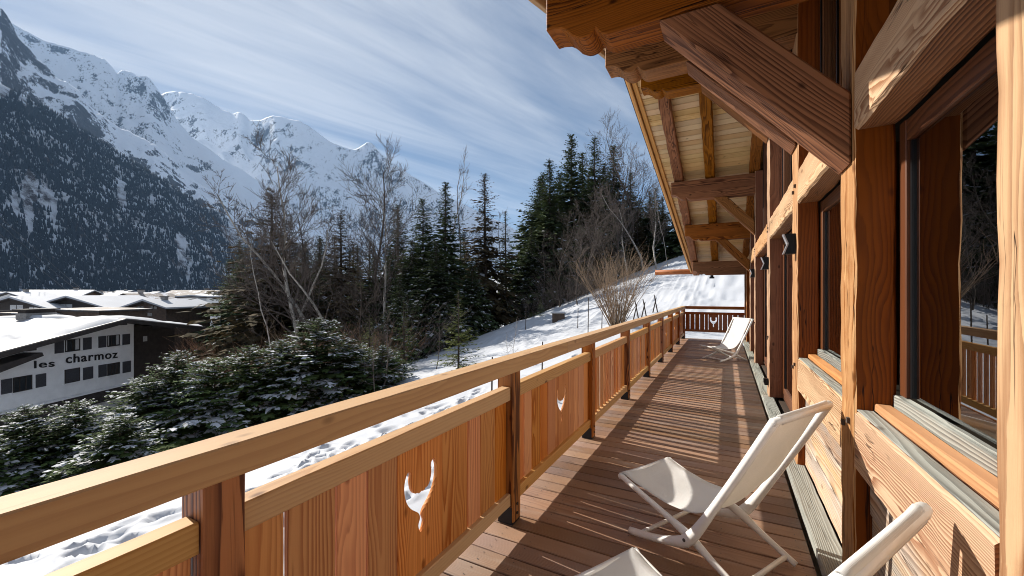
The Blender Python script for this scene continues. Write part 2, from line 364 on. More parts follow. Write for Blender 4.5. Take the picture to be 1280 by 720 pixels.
_A = np.zeros((len(CP)+3,)*2); _dx = CP[:, None, :2]-CP[None, :, :2]
_A[:len(CP), :len(CP)] = _U((_dx**2).sum(-1)) + np.eye(len(CP))*30
_A[:len(CP), len(CP)] = 1; _A[:len(CP), len(CP)+1:] = CP[:, :2]; _A[len(CP):, :len(CP)] = _A[:len(CP), len(CP):].T
_W = np.linalg.solve(_A, np.concatenate([CP[:, 2], [0, 0, 0]]))
def sstep(x, a, b):
    t = np.clip((x-a)/(b-a), 0, 1); return t*t*(3-2*t)
def far_z(x, y):
    d = -SN*x + CS*y; r = CS*x + SN*y              # valley floor to the left, hillside to the right
    return -13 + 40*sstep(r + .25*d, -20, 160)*sstep(d, -40, 120)
def ground_np(x, y):
    x = np.asarray(x, float); y = np.asarray(y, float)
    z = np.full(x.shape, _W[len(CP)]) + _W[len(CP)+1]*x + _W[len(CP)+2]*y
    for i in range(len(CP)): z = z + _W[i]*_U((x-CP[i, 0])**2 + (y-CP[i, 1])**2)
    rr = np.sqrt((x+15)**2 + (y-25)**2); f = sstep(rr, 62, 110)
    z = np.where(rr > 110, 0, z)
    return z*(1-f) + far_z(x, y)*f
def ground(x, y): return float(ground_np(np.array([x]), np.array([y]))[0])
def axis(lo, hi, a, b, st, g=1.16):
    c = list(np.arange(a, b, st)); s = st; x = a; left = []
    while x > lo: s *= g; x -= s; left.append(x)
    s = st; x = c[-1]; right = []
    while x < hi: s *= g; x += s; right.append(x)
    return np.array(left[::-1] + c + right)
gx = axis(-9000, 9000, -14.5, -1.5, .075, 1.055); gy = axis(-6000, 12000, 0.5, 17.5, .075, 1.055)
X, Y = np.meshgrid(gx, gy); Z = ground_np(X, Y)
near = np.exp(-((np.hypot(X+8, Y-10))/40)**2)
Z = Z + near*(.16*fbm(X*.35, Y*.35, 4, 3) + .012*fbm(X*1.7, Y*1.7, 3, 9))
sl_ = sstep(Y, 17, 24)*np.exp(-((np.hypot(X+2, Y-28))/26)**4)
Z = Z + sl_*(.16*fbm(X*.75, Y*.55, 4, 31) + .10*fbm(X*1.9, Y*1.3, 2, 35, True))
rg = np.random.default_rng(5)
prints = []
for (x0, y0, ang, n) in ((-6.4,0.8,1.75,24),(-8.9,1.2,1.35,22),(-7.4,1.5,1.62,26),(-10.6,2.5,1.1,20),(-5.3,3.2,1.8,22),(-12,1.5,.5,18),(-9.5,5.5,1.2,20),(-7.8,4.5,1.9,22),(-6.6,6.2,1.5,20),(-4.2,5,1.7,20)):
    x, y = x0, y0
    for i in range(n):
        ang += rg.normal(0, .12); x += math.cos(ang)*.52; y += math.sin(ang)*.52; sd = .13 if i % 2 else -.13
        prints.append((x - math.sin(ang)*sd, y + math.cos(ang)*sd, ang, rg.uniform(.16, .26), rg.uniform(.09, .13), rg.uniform(.10, .2)))
for i in range(110):
    prints.append((rg.uniform(-13, -3.5), rg.uniform(1, 16), rg.uniform(0, 3.1), rg.uniform(.14, .34), rg.uniform(.1, .2), rg.uniform(.04, .13)))
for (fx, fy, a, la, lb, dp) in prints:
    i0, i1 = np.searchsorted(gx, [fx-.9, fx+.9]); j0, j1 = np.searchsorted(gy, [fy-.9, fy+.9])
    xs = X[j0:j1, i0:i1]-fx; ys = Y[j0:j1, i0:i1]-fy
    u = (xs*math.cos(a)+ys*math.sin(a))/la; v = (-xs*math.sin(a)+ys*math.cos(a))/lb; q = u*u+v*v
    Z[j0:j1, i0:i1] += -dp*np.exp(-q**2*.7) + dp*.32*np.exp(-(np.sqrt(q)-1.5)**2*5)
tag(link('snow_ground', grid_mesh('snow_ground', np.stack([X, Y, Z], -1), [M_snow])), kind='structure')
# ------------------------------------------------------------------ mountains across the valley
def mountain_mat(name, snow, rock, rlo, rhi, nsc, brush=None):
    m, t, b = mat_new(name); tcn = nd(t, 'ShaderNodeTexCoord'); g = nd(t, 'ShaderNodeNewGeometry')
    sN = nd(t, 'ShaderNodeSeparateXYZ'); t.links.new(g.outputs['Normal'], sN.inputs[0])
    n1 = noise(t, tcn.outputs['Object'], nsc, 9, .62); n2 = noise(t, vmath(t, 'MULTIPLY', tcn.outputs['Object'], (1, 1, .3)), nsc*4, 10, .72); n3 = noise(t, vmath(t, 'MULTIPLY', tcn.outputs['Object'], (1, 1, .45)), nsc*22, 8, .7)
    bp = nd(t, 'ShaderNodeBump'); bp.inputs['Strength'].default_value = .9; bp.inputs['Distance'].default_value = 22
    t.links.new(noise(t, tcn.outputs['Object'], nsc*3, 12, .72), bp.inputs['Height']); t.links.new(bp.outputs[0], b.inputs['Normal'])
    v = fmath(t, 'ADD', fmath(t, 'MAXIMUM', sN.outputs[2], .50), fmath(t, 'ADD', fmath(t, 'MULTIPLY', fmath(t, 'SUBTRACT', n1, .5), .55), fmath(t, 'ADD', fmath(t, 'MULTIPLY', fmath(t, 'SUBTRACT', n2, .5), .60), fmath(t, 'MULTIPLY', fmath(t, 'SUBTRACT', n3, .5), .60))))
    f = mrange(t, v, rlo, rhi)
    rk = mixc(t, mrange(t, n3, .35, .65), tuple(x*.5 for x in rock), rock)
    c = mixc(t, f, rk, snow)
    if brush:
        c = mixc(t, fmath(t, 'MULTIPLY', mrange(t, n2, .38, .55), mrange(t, n1, brush[1], brush[2])), c, brush[0])
    t.links.new(c, b.inputs['Base Color']); b.inputs['Roughness'].default_value = .85; b.inputs['Specular IOR Level'].default_value = .15
    return m
def interp(pts, x):
    return np.interp(x, [p[0] for p in pts], [p[1] for p in pts])
def ridge(name, sil, d0, d1, x0, x1, nx, ny, mat, amp, sc, crag, power=1.0, zf=-13, seed=0, tback=1.35, rough=2.0):
    px = np.linspace(x0, x1, nx); t = np.linspace(0, tback, ny)
    k = (px-640)/FPX; D0, D1 = interp(d0, px), interp(d1, px)
    zc = H + (367-interp(sil, px))*D1/FPX
    T, K = np.meshgrid(t, k); T, K = T.T, K.T
    D = D0[None]*(1-T) + D1[None]*T
    Xw = -SN*D + CS*K*D; Yw = CS*D + SN*K*D
    up = np.clip(T, 0, 1)**power; dn = np.clip(T-1, 0, 1)
    z = zf + (zc[None]-zf)*(up - dn*1.6)
    env = np.clip(T, 0, 1)*np.clip(1.0-T, 0, 1)*4; env = env + .10
    z = z + amp*env*(fbm(Xw/sc, Yw/sc, 6, seed)*.7 + crag*fbm(Xw/(sc*.55), Yw/(sc*.55), 6, seed+20, True)) * np.clip(T*6, 0, 1)
    # small crest roughness
    z = z + rough*D/FPX*fbm(Xw/(sc*.12), Yw/(sc*.12), 4, seed+5)*np.clip(T*3, 0, 1)
    P = np.stack([Xw, Yw, z], -1)
    o = tag(link(name, grid_mesh(name, P, [mat])), kind='structure'); return o, P
SN_ = (.80, .84, .90)
M_m1 = mountain_mat('forest_floor_snow', (.60, .64, .70), (.07, .06, .055), .42, .52, .010, ((.060, .050, .050), .44, .60))
M_m2 = mountain_mat('snow_and_crag', SN_, (.085, .078, .08), .52, .60, .0042)
M_m3 = mountain_mat('glacier_snow', SN_, (.11, .108, .115), .42, .49, .0022)
S1 = [(-500,-60),(-200,20),(-60,78),(0,104),(40,124),(100,160),(150,192),(200,222),(250,256),(275,268),(300,284),(320,298),(345,318),(380,340),(430,355),(600,366),(1000,368)]
S2 = [(-500,-160),(-200,-60),(-60,-30),(-25,-8),(-8,12),(0,8),(8,18),(14,30),(20,44),(32,58),(45,72),(70,96),(100,116),(120,138),(150,160),(190,176),(215,200),(235,222),(260,238),(300,252),(340,276),(380,306),(420,338),(460,352),(560,362),(1000,367)]
S3 = [(-400,-60),(-100,-10),(0,20),(30,38),(50,47),(70,54),(95,62),(115,67),(130,74),(140,84),(147,92),(152,86),(158,86),(172,95),(182,94),(188,98),(195,108),(205,122),(212,135),(222,150),(240,172),(280,200),(330,232),(400,285),(450,330),(520,355),(1000,366)]
S4 = [(-200,100),(150,130),(195,120),(205,116),(214,113),(225,113),(240,118),(255,124),(275,136),(292,144),(296,141),(300,141),(306,145),(312,151),(325,150),(335,146),(342,143),(348,145),(360,148),(372,150),(385,156),(400,167),(415,177),(430,184),(442,187),(452,183),(460,177),(466,180),(475,192),(490,204),(520,223),(560,246),(600,266),(640,286),(690,314),(760,345),(900,362),(1200,366)]
f0 = [(-500,1100),(0,1000),(200,1350),(400,2200),(1000,3400)]; f1 = [(-500,1750),(0,1650),(200,2100),(320,2600),(1000,4000)]
o1, P1 = ridge('forested_mountainside', S1, f0, f1, -420, 760, 420, 130, M_m1, 60, 260, .5, 1.0, seed=2, rough=1.5)
ridge('craggy_mountain_flank', S2, [(-500,2200),(0,2000),(300,2800),(1000,4200)], [(-500,3300),(0,3200),(300,3900),(1000,5600)], -420, 760, 420, 170, M_m2, 190, 620, .9, 1.1, seed=11, rough=4.5)
ridge('glacier_shoulder', S3, [(-500,3600),(0,3600),(300,4400),(1000,6000)], [(-500,5200),(0,5200),(300,6000),(1000,7000)], -300, 800, 380, 150, M_m3, 240, 900, .6, 1.15, seed=23, rough=2.2)
ridge('snow_dome_range', S4, [(-300,5200),(200,5200),(400,5600),(460,6000),(1200,5500)], [(-300,8200),(200,8200),(460,7000),(1200,6200)], -100, 1250, 460, 170, M_m3, 330, 1100, .55, 1.0, seed=37, rough=1.6)
# trees on the mountainside, far too many to count: one mesh of small spires
def forest(name, P, n, hmin, hmax, tmin, tmax, seed, label, thr):
    rg = np.random.default_rng(seed); ny, nx = P.shape[:2]
    i = rg.uniform(0, nx-1.001, n*4); j = rg.uniform(tmin*(ny-1), tmax*(ny-1), n*4)
    ii, jj = i.astype(int), j.astype(int); fi, fj = (i-ii)[:, None], (j-jj)[:, None]
    q = P[jj, ii]*(1-fi)*(1-fj) + P[jj, ii+1]*fi*(1-fj) + P[jj+1, ii]*(1-fi)*fj + P[jj+1, ii+1]*fi*fj
    den = 1.25*fbm(i/26, j/30, 5, seed) + .95*fbm(i/7.0, j/60, 3, seed+3)
    kk = den > thr + .62*(j/(ny-1))**1.3 + rg.uniform(-.10, .10, len(q)); q = q[kk][:n]
    m = len(q); h = rg.uniform(hmin, hmax, m); r = h*rg.uniform(.15, .23, m)
    a = rg.uniform(0, 6.28, m); V = np.zeros((m, 5, 3)); V[:, 4] = q; V[:, 4, 2] += h - 1
    for c in range(4):
        V[:, c] = q; V[:, c, 0] += r*np.cos(a+c*1.571); V[:, c, 1] += r*np.sin(a+c*1.571); V[:, c, 2] += -2
    F = np.array([[0,1,4],[1,2,4],[2,3,4],[3,0,4]])[None] + (np.arange(m)*5)[:, None, None]
    me = bpy.data.meshes.new(name); F = F.reshape(-1, 3)
    me.vertices.add(m*5); me.vertices.foreach_set('co', V.reshape(-1).astype(np.float32)); me.loops.add(F.size); me.loops.foreach_set('vertex_index', F.reshape(-1).astype(np.int32))
    me.polygons.add(len(F)); me.polygons.foreach_set('loop_start', np.arange(0, F.size, 3, dtype=np.int32)); me.materials.append(M_farfor); me.update(calc_edges=True); me.validate()
    return tag(link(name, me), label, 'forest', kind='stuff')
M_farfor = leaf_mat('far_conifers', (.022, .034, .046), (.048, .052, .060))
forest('mountain_forest', P1, 60000, 10, 24, .01, 1.0, 4, 'dark conifer forest covering the steep slope across the valley', -.42)
# ------------------------------------------------------------------ chalet: posts, lintels, sills, windows, roof
chalet = thing('chalet', 'timber chalet on the right with heavy larch posts, carved roof beams and deep boarded eaves', 'building', (.45*H, 4.6*H, 0))
RY, RS = 4.6, .36
def zr(y): return 3.38 - RS*abs(y-RY)                      # underside of the rafters, in H
POSTS = [(.70, .857, .105), (1.601, 1.761, .105), (2.742, 2.93, .105), (4.41, 4.63, .155), (6.50, 6.68, .105), (7.78, 7.94, .105), (9.28, 9.44, .105)]
XW = .345
def peg(y, z, parent):
    b = MB(); b.box((-.006, -.013, -.013), (.012, .013, .013)); b.build('peg', M_bark, parent, Matrix.Translation((XW*H-.004, y*H, z*H)))
for i, (a, b, dp) in enumerate(POSTS):
    p = bxh('post', M_wall, XW, XW+dp, a, b, 0.0 if i != 3 else 0.052, zr((a+b)/2)+.02, chalet, 'Z', .010, .008)
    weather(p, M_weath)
    if i in (1, 2, 3, 4):
        m = (a+b)/2
        for z in (.585, 1.60):
            peg(m-.035, z+.012, p); peg(m+.03, z-.012, p)
tag(bxh('post', M_wall, XW-.012, XW+.07, 9.72, 9.86, 0, 1.6, chalet, 'Z', .008, .006))
ends = [-1.2] + [q for a, b, _ in POSTS for q in (a, b)]
bays = [(-1.2, .70)] + [(POSTS[i][1], POSTS[i+1][0]) for i in range(6)]
for i, (y0, y1) in enumerate(bays):
    g = .002
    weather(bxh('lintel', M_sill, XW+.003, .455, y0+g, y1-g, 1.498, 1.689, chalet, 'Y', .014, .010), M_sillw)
    bxh('upper_plate', M_beam, .40, .455, y0+g, y1-g, 1.692, 1.74, chalet, 'Y')
    door = i >= 3
    zb = .052 if door else .642
    if not door:
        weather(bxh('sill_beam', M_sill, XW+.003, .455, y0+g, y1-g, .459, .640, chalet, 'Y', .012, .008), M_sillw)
        bxh('sill_board', M_board, .396, .437, y0+g+.01, y1-g, .642, .668, chalet, 'Y', .006, .003)
        bxh('sill_upstand', M_sillg, .439, .466, y0+g+.004, y1-g, .644, .700, chalet, 'Y', .004, .003)
        for k, (za, zc) in enumerate(((.052, .185), (.187, .325), (.327, .457))):
            bxh('cladding_board', M_clad, .385+.004*(k % 2), .42, y0+g, y1-g, za, zc, chalet, 'Y', .006, .004)
        top = MB(); n = max(2, int((y1-y0)*H/.3))
        # weathered grey top face of the sill beam
        bxh('sill_cap', M_sillg, XW+.010, .3945, y0+g, y1-g, .6402, .6445, chalet, 'Y', .002)
    zt = 1.496
    wn = thing('window' if not door else 'glazed_door', None, None, (.48*H, (y0+y1)/2*H, zb*H)); wn.parent = chalet
    wn.matrix_basis = WM[chalet].inverted() @ WM[wn]
    zf = .702 if not door else .10
    bxh('frame', M_win, .452, .500, y0+.004, y0+.050, zf, zt, wn, 'Z', .004)
    bxh('frame', M_win, .452, .500, y1-.050, y1-.004, zf, zt, wn, 'Z', .004)
    bxh('frame', M_win, .454, .500, y0+.052, y1-.052, zt-.06, zt, wn, 'Y', .004)
    if door:
        bxh('frame', M_win, .454, .500, y0+.052, y1-.052, .053, .15, wn, 'Y', .004)
        mid = (y0+y1)/2
        bxh('mullion', M_win, .455, .498, mid-.04, mid+.04, .152, zt-.062, wn, 'Z', .004)
    yy0, yy1 = (y0+.052)*H, (y1-.052)*H; z0, z1 = (zf+(.05 if door else 0.002))*H, (zt-.062)*H
    
    for (u0, u1) in ((yy0, yy0+.012), (yy1-.012, yy1)):
        b = MB(); b.box((.462*H, u0, z0), (.472*H, u1, z1)); b.build('gasket', M_dark, wn)
    b = MB(); b.box((.4675*H, yy0+.002, z0+.001), (.4695*H, yy1-.002, z1-.001)); b.build('pane', M_glass, wn)
    # glazing in the gable above the lintel
    gw = thing('gable_window', None, None, (.44*H, (y0+y1)/2*H, 1.7*H)); gw.parent = chalet; gw.matrix_basis = WM[chalet].inverted() @ WM[gw]
    if y0 > 0:
        ta, tb = zr(y0)+.1, zr(y1)+.1
        if y0 < RY < y1: pass
        n = 3
        for k in range(1, n):
            yk = y0+(y1-y0)*k/n
            bxh('mullion', M_win, .405, .45, yk-.028, yk+.028, 1.742, zr(yk)+.1, gw, 'Z', .004)
            b = MB(); b.box((.398*H, (yk-.008)*H, 1.742*H), (.404*H, (yk+.008)*H, (zr(yk)+.1)*H)); b.build('gasket', M_dark, gw)
        b = MB(); x = .43*H
        b.add([(x, y0*H, 1.742*H), (x, y1*H, 1.742*H), (x, y1*H, tb*H), (x, y0*H, ta*H), (x+.006, y0*H, 1.742*H), (x+.006, y1*H, 1.742*H), (x+.006, y1*H, tb*H), (x+.006, y0*H, ta*H)],
              [(0, 3, 2, 1), (4, 5, 6, 7), (0, 1, 5, 4), (1, 2, 6, 5), (2, 3, 7, 6), (3, 0, 4, 7)]); b.build('pane', M_glass, gw)
bxh('floor_plate', M_sillg, .297, .384, -1.2, 4.5, 0.004, .050, chalet, 'Y', .004, .003)
bxh('floor_plate', M_sillg, .297, .384, 4.503, 9.86, 0.004, .050, chalet, 'Y', .004, .003)
# rooms behind the glass and the foot of the wall
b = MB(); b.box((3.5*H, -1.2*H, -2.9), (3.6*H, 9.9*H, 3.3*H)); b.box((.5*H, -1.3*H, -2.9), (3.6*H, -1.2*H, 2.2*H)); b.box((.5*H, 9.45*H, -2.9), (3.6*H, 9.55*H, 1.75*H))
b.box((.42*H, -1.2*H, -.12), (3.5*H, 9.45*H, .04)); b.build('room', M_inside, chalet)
b = MB(); b.box((.30*H, -1.3*H, -3.4), (.5*H, 9.86*H, -.14)); b.build('foundation', plain('render_wall', (.5, .47, .42), .9), chalet)
# purlins with scalloped ends, and their braces
SC = [(0, .09), (.03, .091), (.064, .084), (.085, .07), (.10, .055), (.115, .037), (.135, .025), (.15, .018), (.166, .016), (.185, .019), (.2, .026), (.215, .040), (.230, .018), (.247, .006), (.262, 0)]
PUR = [(1.605, 1.757, -.681, 2.03), (2.747, 2.915, -.731, 2.45), (4.42, 4.615, -.80, 3.07), (6.505, 6.665, -.735, None), (7.785, 7.925, -.65, None), (9.29, 9.43, -.63, None)]
for i, (a, b_, tip, zb) in enumerate(PUR):
    if zb is None: zb = zr((a+b_)/2)-.285
    top = zr((a+b_)/2)-.004
    if i == 2: top = zr(4.6)-.035
    poly = [(-(tip)*0+0, 0)]
    poly = [(x*H, z*H) for x, z in SC] + [((.46-tip)*H, 0), ((.46-tip)*H, (top-zb)*H), (0, (top-zb)*H)]
    mb = MB(); yc = (b_-a)/2*H; mb.prism(poly, -yc, yc)
    me = mb.mesh('purlin', [M_beam]); bm = bmesh.new(); bm.from_mesh(me)
    bmesh.ops.recalc_face_normals(bm, faces=bm.faces)
    ed = [e for e in bm.edges if len(e.link_faces) == 2 and e.calc_face_angle(0) > .9]
    bmesh.ops.bevel(bm, geom=ed, offset=.007, segments=1, affect='EDGES'); bm.to_mesh(me); bm.free()
    link('purlin', me, None, chalet, Matrix.Translation((tip*H, (a+b_)/2*H, zb*H)))
    if i == 5: continue
    # brace: lower edge leaves the post at zb-.636, upper end under the purlin
    pa, pb = POSTS[i+1][0], POSTS[i+1][1]; t = .155
    s = Vector((-.674, 0, .739)); nrm = Vector((.739, 0, .674)); low = zb-.630 if i < 3 else zb-.56
    wdt = .152 if i < 3 else .125
    c0 = Vector((XW+.0, 0, low)) + nrm*wdt/2
    L1 = (zb - low - (wdt/2)*.674)/.739
    # mitred ends: polygon in x,z
    A = (XW-.001, low); D = (XW-.001, low+wdt/.674)
    Bq = (XW - (zb-.002-low)*.912, zb-.002); Cq = (XW - (zb-.002-low-wdt/.674)*.912, zb-.002)
    M, ln = frame((A[0]*H, (pa+pb)/2*H, A[1]*H), (Bq[0]*H, (pa+pb)/2*H, Bq[1]*H))
    Mi = M.inverted(); ww = (pb-pa-.012)/2*H
    mb = MB(); vs = []
    for yy in (-ww, ww):
        for q in (A, D, Cq, Bq):
            l = Mi @ Vector((q[0]*H, (pa+pb)/2*H, q[1]*H)); vs.append((l.x, yy, l.z))
    mb.add(vs, [(0, 1, 2, 3), (7, 6, 5, 4), (0, 4, 5, 1), (1, 5, 6, 2), (2, 6, 7, 3), (3, 7, 4, 0)])
    me = mb.mesh('brace', [M_beam]); bm = bmesh.new(); bm.from_mesh(me); bmesh.ops.recalc_face_normals(bm, faces=bm.faces)
    bmesh.ops.bevel(bm, geom=list(bm.edges), offset=.011, segments=1, affect='EDGES')
    bm.to_mesh(me); bm.free(); link('brace', me, None, chalet, M)
# roof: rafters, soffit boards, verge boards, covering
roof = thing('roof', None, None, (0, RY*H, 3.3*H)); roof.parent = chalet; roof.matrix_basis = WM[chalet].inverted() @ WM[roof]
def xl(y): return -.98 + .285*abs(y-RY)/5.4
cosr = 1/math.sqrt(1+RS*RS)
for sgn in (1, -1):
    ye = RY + sgn*5.5; nv = Vector((0, sgn*RS, 1)).normalized()
    for x in (-.60, -.21, .345):
        x0 = x - (.05 if x < -.5 else 0)
        beam('rafter', M_beam, (x0*H, (RY+sgn*.06)*H, (zr(RY+.06)+.065)*H), ((x)*H, ye*H, (zr(ye)+.065)*H), .135*H, .125*H, roof, up=nv, bev=.015, wob=.014)
    k = 0; s = 0.02; pitch = .098
    while s*cosr < 5.52:
        yc = RY + sgn*(s+pitch/2)*cosr; z = zr(yc) + .137
        beam('soffit_board', M_soffit, ((xl(yc)+.005)*H, yc*H, z*H), (.55*H, yc*H, z*H), (pitch-.007)*H, .016*H, roof, up=nv, bev=.004)
        s += pitch
    def rake(dx, dz, wy, wz, m, nm):
        beam(nm, m, ((xl(RY)+dx)*H, (RY+sgn*.0)*H, (zr(RY)+dz)*H), ((xl(ye)+dx)*H, ye*H, (zr(ye)+dz)*H), wy*H, wz*H, roof, up=nv, bev=.006)
    rake(-.018, .145, .030, .15, M_rail, 'verge_board'); rake(-.048, .185, .026, .11, M_rail, 'verge_board'); rake(.03, .112, .05, .026, M_rail, 'verge_trim')
    mb = MB(); vs = []
    for (x, y) in ((xl(RY)-.08, RY), (4.2, RY), (4.2, ye), (xl(ye)-.08, ye)):
        vs.append((x*H, y*H, (zr(y)+.165)*H))
    vs += [(x, y, z+.09*H) for x, y, z in vs]
    mb.add(vs, [(0, 1, 2, 3), (7, 6, 5, 4), (0, 4, 5, 1), (1, 5, 6, 2), (2, 6, 7, 3), (3, 7, 4, 0)]); mb.build('roof_covering', M_shadow, roof, fix=True)
mb = MB(); mb.tube([(-1.50*H, 10.18*H, 1.50*H), (-.9*H, 10.18*H, 1.503*H), (.2*H, 10.18*H, 1.506*H), (.6*H, 10.18*H, 1.508*H)], .062*H, 10); mb.build('gutter', M_post, roof, smooth=True)
mb = MB(); mb.tube([(-.28*H, 9.9*H, 1.37*H), (-.28*H, 9.9*H, 1.45*H)], .03*H, 8); mb.tube([(-.28*H, 9.9*H, 1.33*H), (-.28*H, 9.9*H, 1.37*H)], .05*H, 8); mb.build('lamp_drop', M_dark, roof)
# wall lights
wl0 = None
for i, lab in ((2, 'black wall light with silver arrow edge, nearest of the row on the posts'), (3, 'black wall light with silver arrow edge, middle one of the row on the posts'),
               (4, 'small black wall light with silver arrow edge above the far deck chair')):
    a, b, _ = POSTS[i]; y = (a+.05)*H; z = 1.225*H
    t = thing('wall_light', lab, 'wall light', (XW*H-.002, y, z), 0, 'arrow wall lights on the posts')
    pf = [(0, 0), (-.078, 0), (-.046, .085), (-.078, .17), (0, .17)]
    if wl0 is None:
        m1 = MB(); m1.prism(pf, -.045, .045); m2 = MB()
        for p, q in ((pf[1], pf[2]), (pf[2], pf[3])):
            dz = .004
            m2.prism([(p[0]-.001, p[1]), (p[0]-.011, p[1]), (q[0]-.011, q[1]), (q[0]-.001, q[1])], -.046, .046)
        wl0 = (m1.mesh('housing', [M_dark]), m2.mesh('edge_strip', [M_silver]))
    link('housing', wl0[0], None, t, WM[t]); link('edge_strip', wl0[1], None, t, WM[t])
t = thing('outlet_box', 'small black outlet box low on a wall post', 'outlet box', (XW*H-.002, 4.47*H, .15*H))
mb = MB(); mb.box((-.045, -.04, 0), (0, .04, .09)); mb.build('housing', M_dark, t, WM[t]); mb = MB(); mb.box((-.055, -.034, .03), (-.0455, .034, .084)); mb.build('lid', M_dark, t, WM[t])
# ------------------------------------------------------------------ deck and balustrade
deck = thing('deck', None, None, (0, 4*H, 0)); deck['kind'] = 'structure'
dm = [beam_mesh('deck_board', (.285+.93)*H, .0885*H, .034, .004, 8, .0035, 100+i) for i in range(4)]
for m in dm: m.materials.append(M_deck)
k = 0; y = -1.5
while y < 9.93:
    link('deck_board', dm[k % 4], None, deck, Matrix.Translation((-.93*H, (y+.046)*H, -.019 + random.uniform(-.0015, .0015)))); y += .0925; k += 1
sc_ = MB(); yy = -1.5 + .046
while yy < 9.9:
    for jx in (-.83, -.70, -.36, -.02, .25):
        for q in (-.022, .022):
            cx, cy = (jx*H + random.uniform(-.004, .004)), (yy+q)*H
            sc_.add([(cx+.0042*math.cos(a*1.047), cy+.0042*math.sin(a*1.047), .0) for a in range(6)], [tuple(range(6))])
    yy += .0925
o = sc_.build('screw_heads', M_clip, deck, Matrix.Translation((0, 0, .0012))); o['kind'] = 'stuff'
mb = MB(); mb.box((-.91*H, -1.5*H, -.16), (.29*H, 9.93*H, -.045)); mb.build('deck_light_stop', M_shadow, deck)  # unseen dark slab, added to keep light from passing between the boards
mb = MB(); mb.box((-.95*H, -1.5*H, -.26), (-.932*H, 9.95*H, .0)); mb.build('deck_fascia', M_post, deck)
bal = thing('balustrade', 'larch balcony railing with boarded panels and cut-out motifs running along the deck edge', 'railing', (-.84*H, 4*H, 0))
for a, b in ((-1.3, 2.2), (2.203, 6.1), (6.103, 9.86)):
    bxh('handrail', M_hand, -.876, -.800, a, b, .6604, .7245, bal, 'Y', .005, .0012)
PY = [.380+1.173*k for k in range(-1, 9)]
foot = MB(); foot.box((-.055, -.055, 0), (.055, .055, .008)); foot.box((.052, -.05, .008), (.058, .05, .15)); foot.box((-.05, -.052-.006, .008), (.05, -.052, .11))
for z in (.06, .12):
    foot.tube([(.057, 0, z), (.066, 0, z)], .009, 6)
footm = foot.mesh('post_shoe', [M_dark])
for y in PY:
    p = bxh('post', M_post, -.892, -.812, y, y+.074, .012, .6595, bal, 'Z', .006, .003)
    link('post_shoe', footm, None, p, Matrix.Translation((-.852*H, (y+.037)*H, .001)))
def stag_mesh(name, ln, wd, th, v0, hh, hw):
    """a plank with a deer-head opening; local X up the plank, local Y across it"""
    cu = bpy.data.curves.new(name, 'CURVE'); cu.dimensions = '2D'; cu.fill_mode = 'BOTH'; cu.extrude = th/2; cu.bevel_depth = .0015; cu.bevel_resolution = 0
    def poly(pts):
        s = cu.splines.new('POLY'); s.points.add(len(pts)-1); s.use_cyclic_u = True
        for i, (x, y) in enumerate(pts): s.points[i].co = (x, y, 0, 1)
    poly([(0, -wd/2), (ln, -wd/2), (ln, wd/2), (0, wd/2)])
    half = [(.02, 0), (.13, .05), (.20, .12), (.19, .17), (.12, .21), (.10, .245), (.13, .285), (.22, .33), (.42, .385), (.66, .46), (.86, .565), (.98, .70), (1.0, .82), (.92, .93), (.79, 1.0), (.60, .97), (.55, .91), (.60, .85), (.58, .77), (.52, .70), (.43, .65), (.33, .625), (.22, .63), (.16, .60), (.08, .605), (.0, .62)]
    pts = [(v0+v*hh, u*hw) for u, v in half] + [(v0+v*hh, -u*hw) for u, v in half[::-1][1:]]
    # refine with Chaikin corner cutting
    for _ in range(2):
        q = []
        for i in range(len(pts)):
            a, b = pts[i], pts[(i+1) % len(pts)]
            q += [(a[0]*.75+b[0]*.25, a[1]*.75+b[1]*.25), (a[0]*.25+b[0]*.75, a[1]*.25+b[1]*.75)]
        pts = q
    poly(pts[::-1])
    o = bpy.data.objects.new('tmp', cu); col.objects.link(o)
    bpy.context.view_layer.update()
    me = bpy.data.meshes.new_from_object(o.evaluated_get(bpy.context.evaluated_depsgraph_get())); me.name = name
    bpy.data.objects.remove(o); bpy.data.curves.remove(cu); me.materials.clear(); return me
ZB0, ZB1 = .128, .545
plen = (ZB1-ZB0)*H
st_m = stag_mesh('stag_plank', plen, .205*H, .018, (.250-ZB0)*H, .215*H, .079*H); st_m.materials.append(M_plank)
AX = Matrix(((0, 0, -1), (0, 1, 0), (1, 0, 0))).to_4x4()          # local X up, local Y along the rail
AXE = Matrix(((0, 1, 0), (0, 0, 1), (1, 0, 0))).to_4x4()
def panel(name, parent, y0, y1, kind, rnd):
    bxh('mid_rail', M_rail, -.870, -.825, y0+.001, y1-.001, .537, .596, parent, 'Y', .005, .0015)
    bxh('bottom_rail', M_rail, -.870, -.825, y0+.001, y1-.001, .080, .135, parent, 'Y', .005, .0015)
    pl = []
    if kind == 'slat':
        n = 13; pitch = (y1-y0)/n
        for i in range(n): pl.append((y0+pitch*(i+.5), pitch*.47))
    else:
        wd = [.094, .119, .092, .108, 'S', .144, .083, .109, .088] if kind == 'a' else [.10, .088, .105, .094, .11, 'S', .10, .084, .115, .09]
        tot = sum(.205 if q == 'S' else q for q in wd); sc = (y1-y0-.205)/(tot-.205); y = y0
        for q in wd:
            ww = .205 if q == 'S' else q*sc
            pl.append((y+ww/2, q if q == 'S' else ww-rnd.uniform(.003, .0085))); y += ww
    for yc, q in pl:
        xo = -.8535 + rnd.uniform(-.0022, .0022)
        M = Matrix.Translation((xo*H, yc*H, ZB0*H)) @ AX
        if q == 'S': link('plank', st_m, None, parent, M)
        else: link('plank', beam_mesh('plank', plen, q*H, .024, .003, 1), M_plank, parent, M)
rnd = random.Random(3)
kinds = ['a', 'a', 'b', 'slat', 'slat', 'slat', 'a', 'b', 'a']
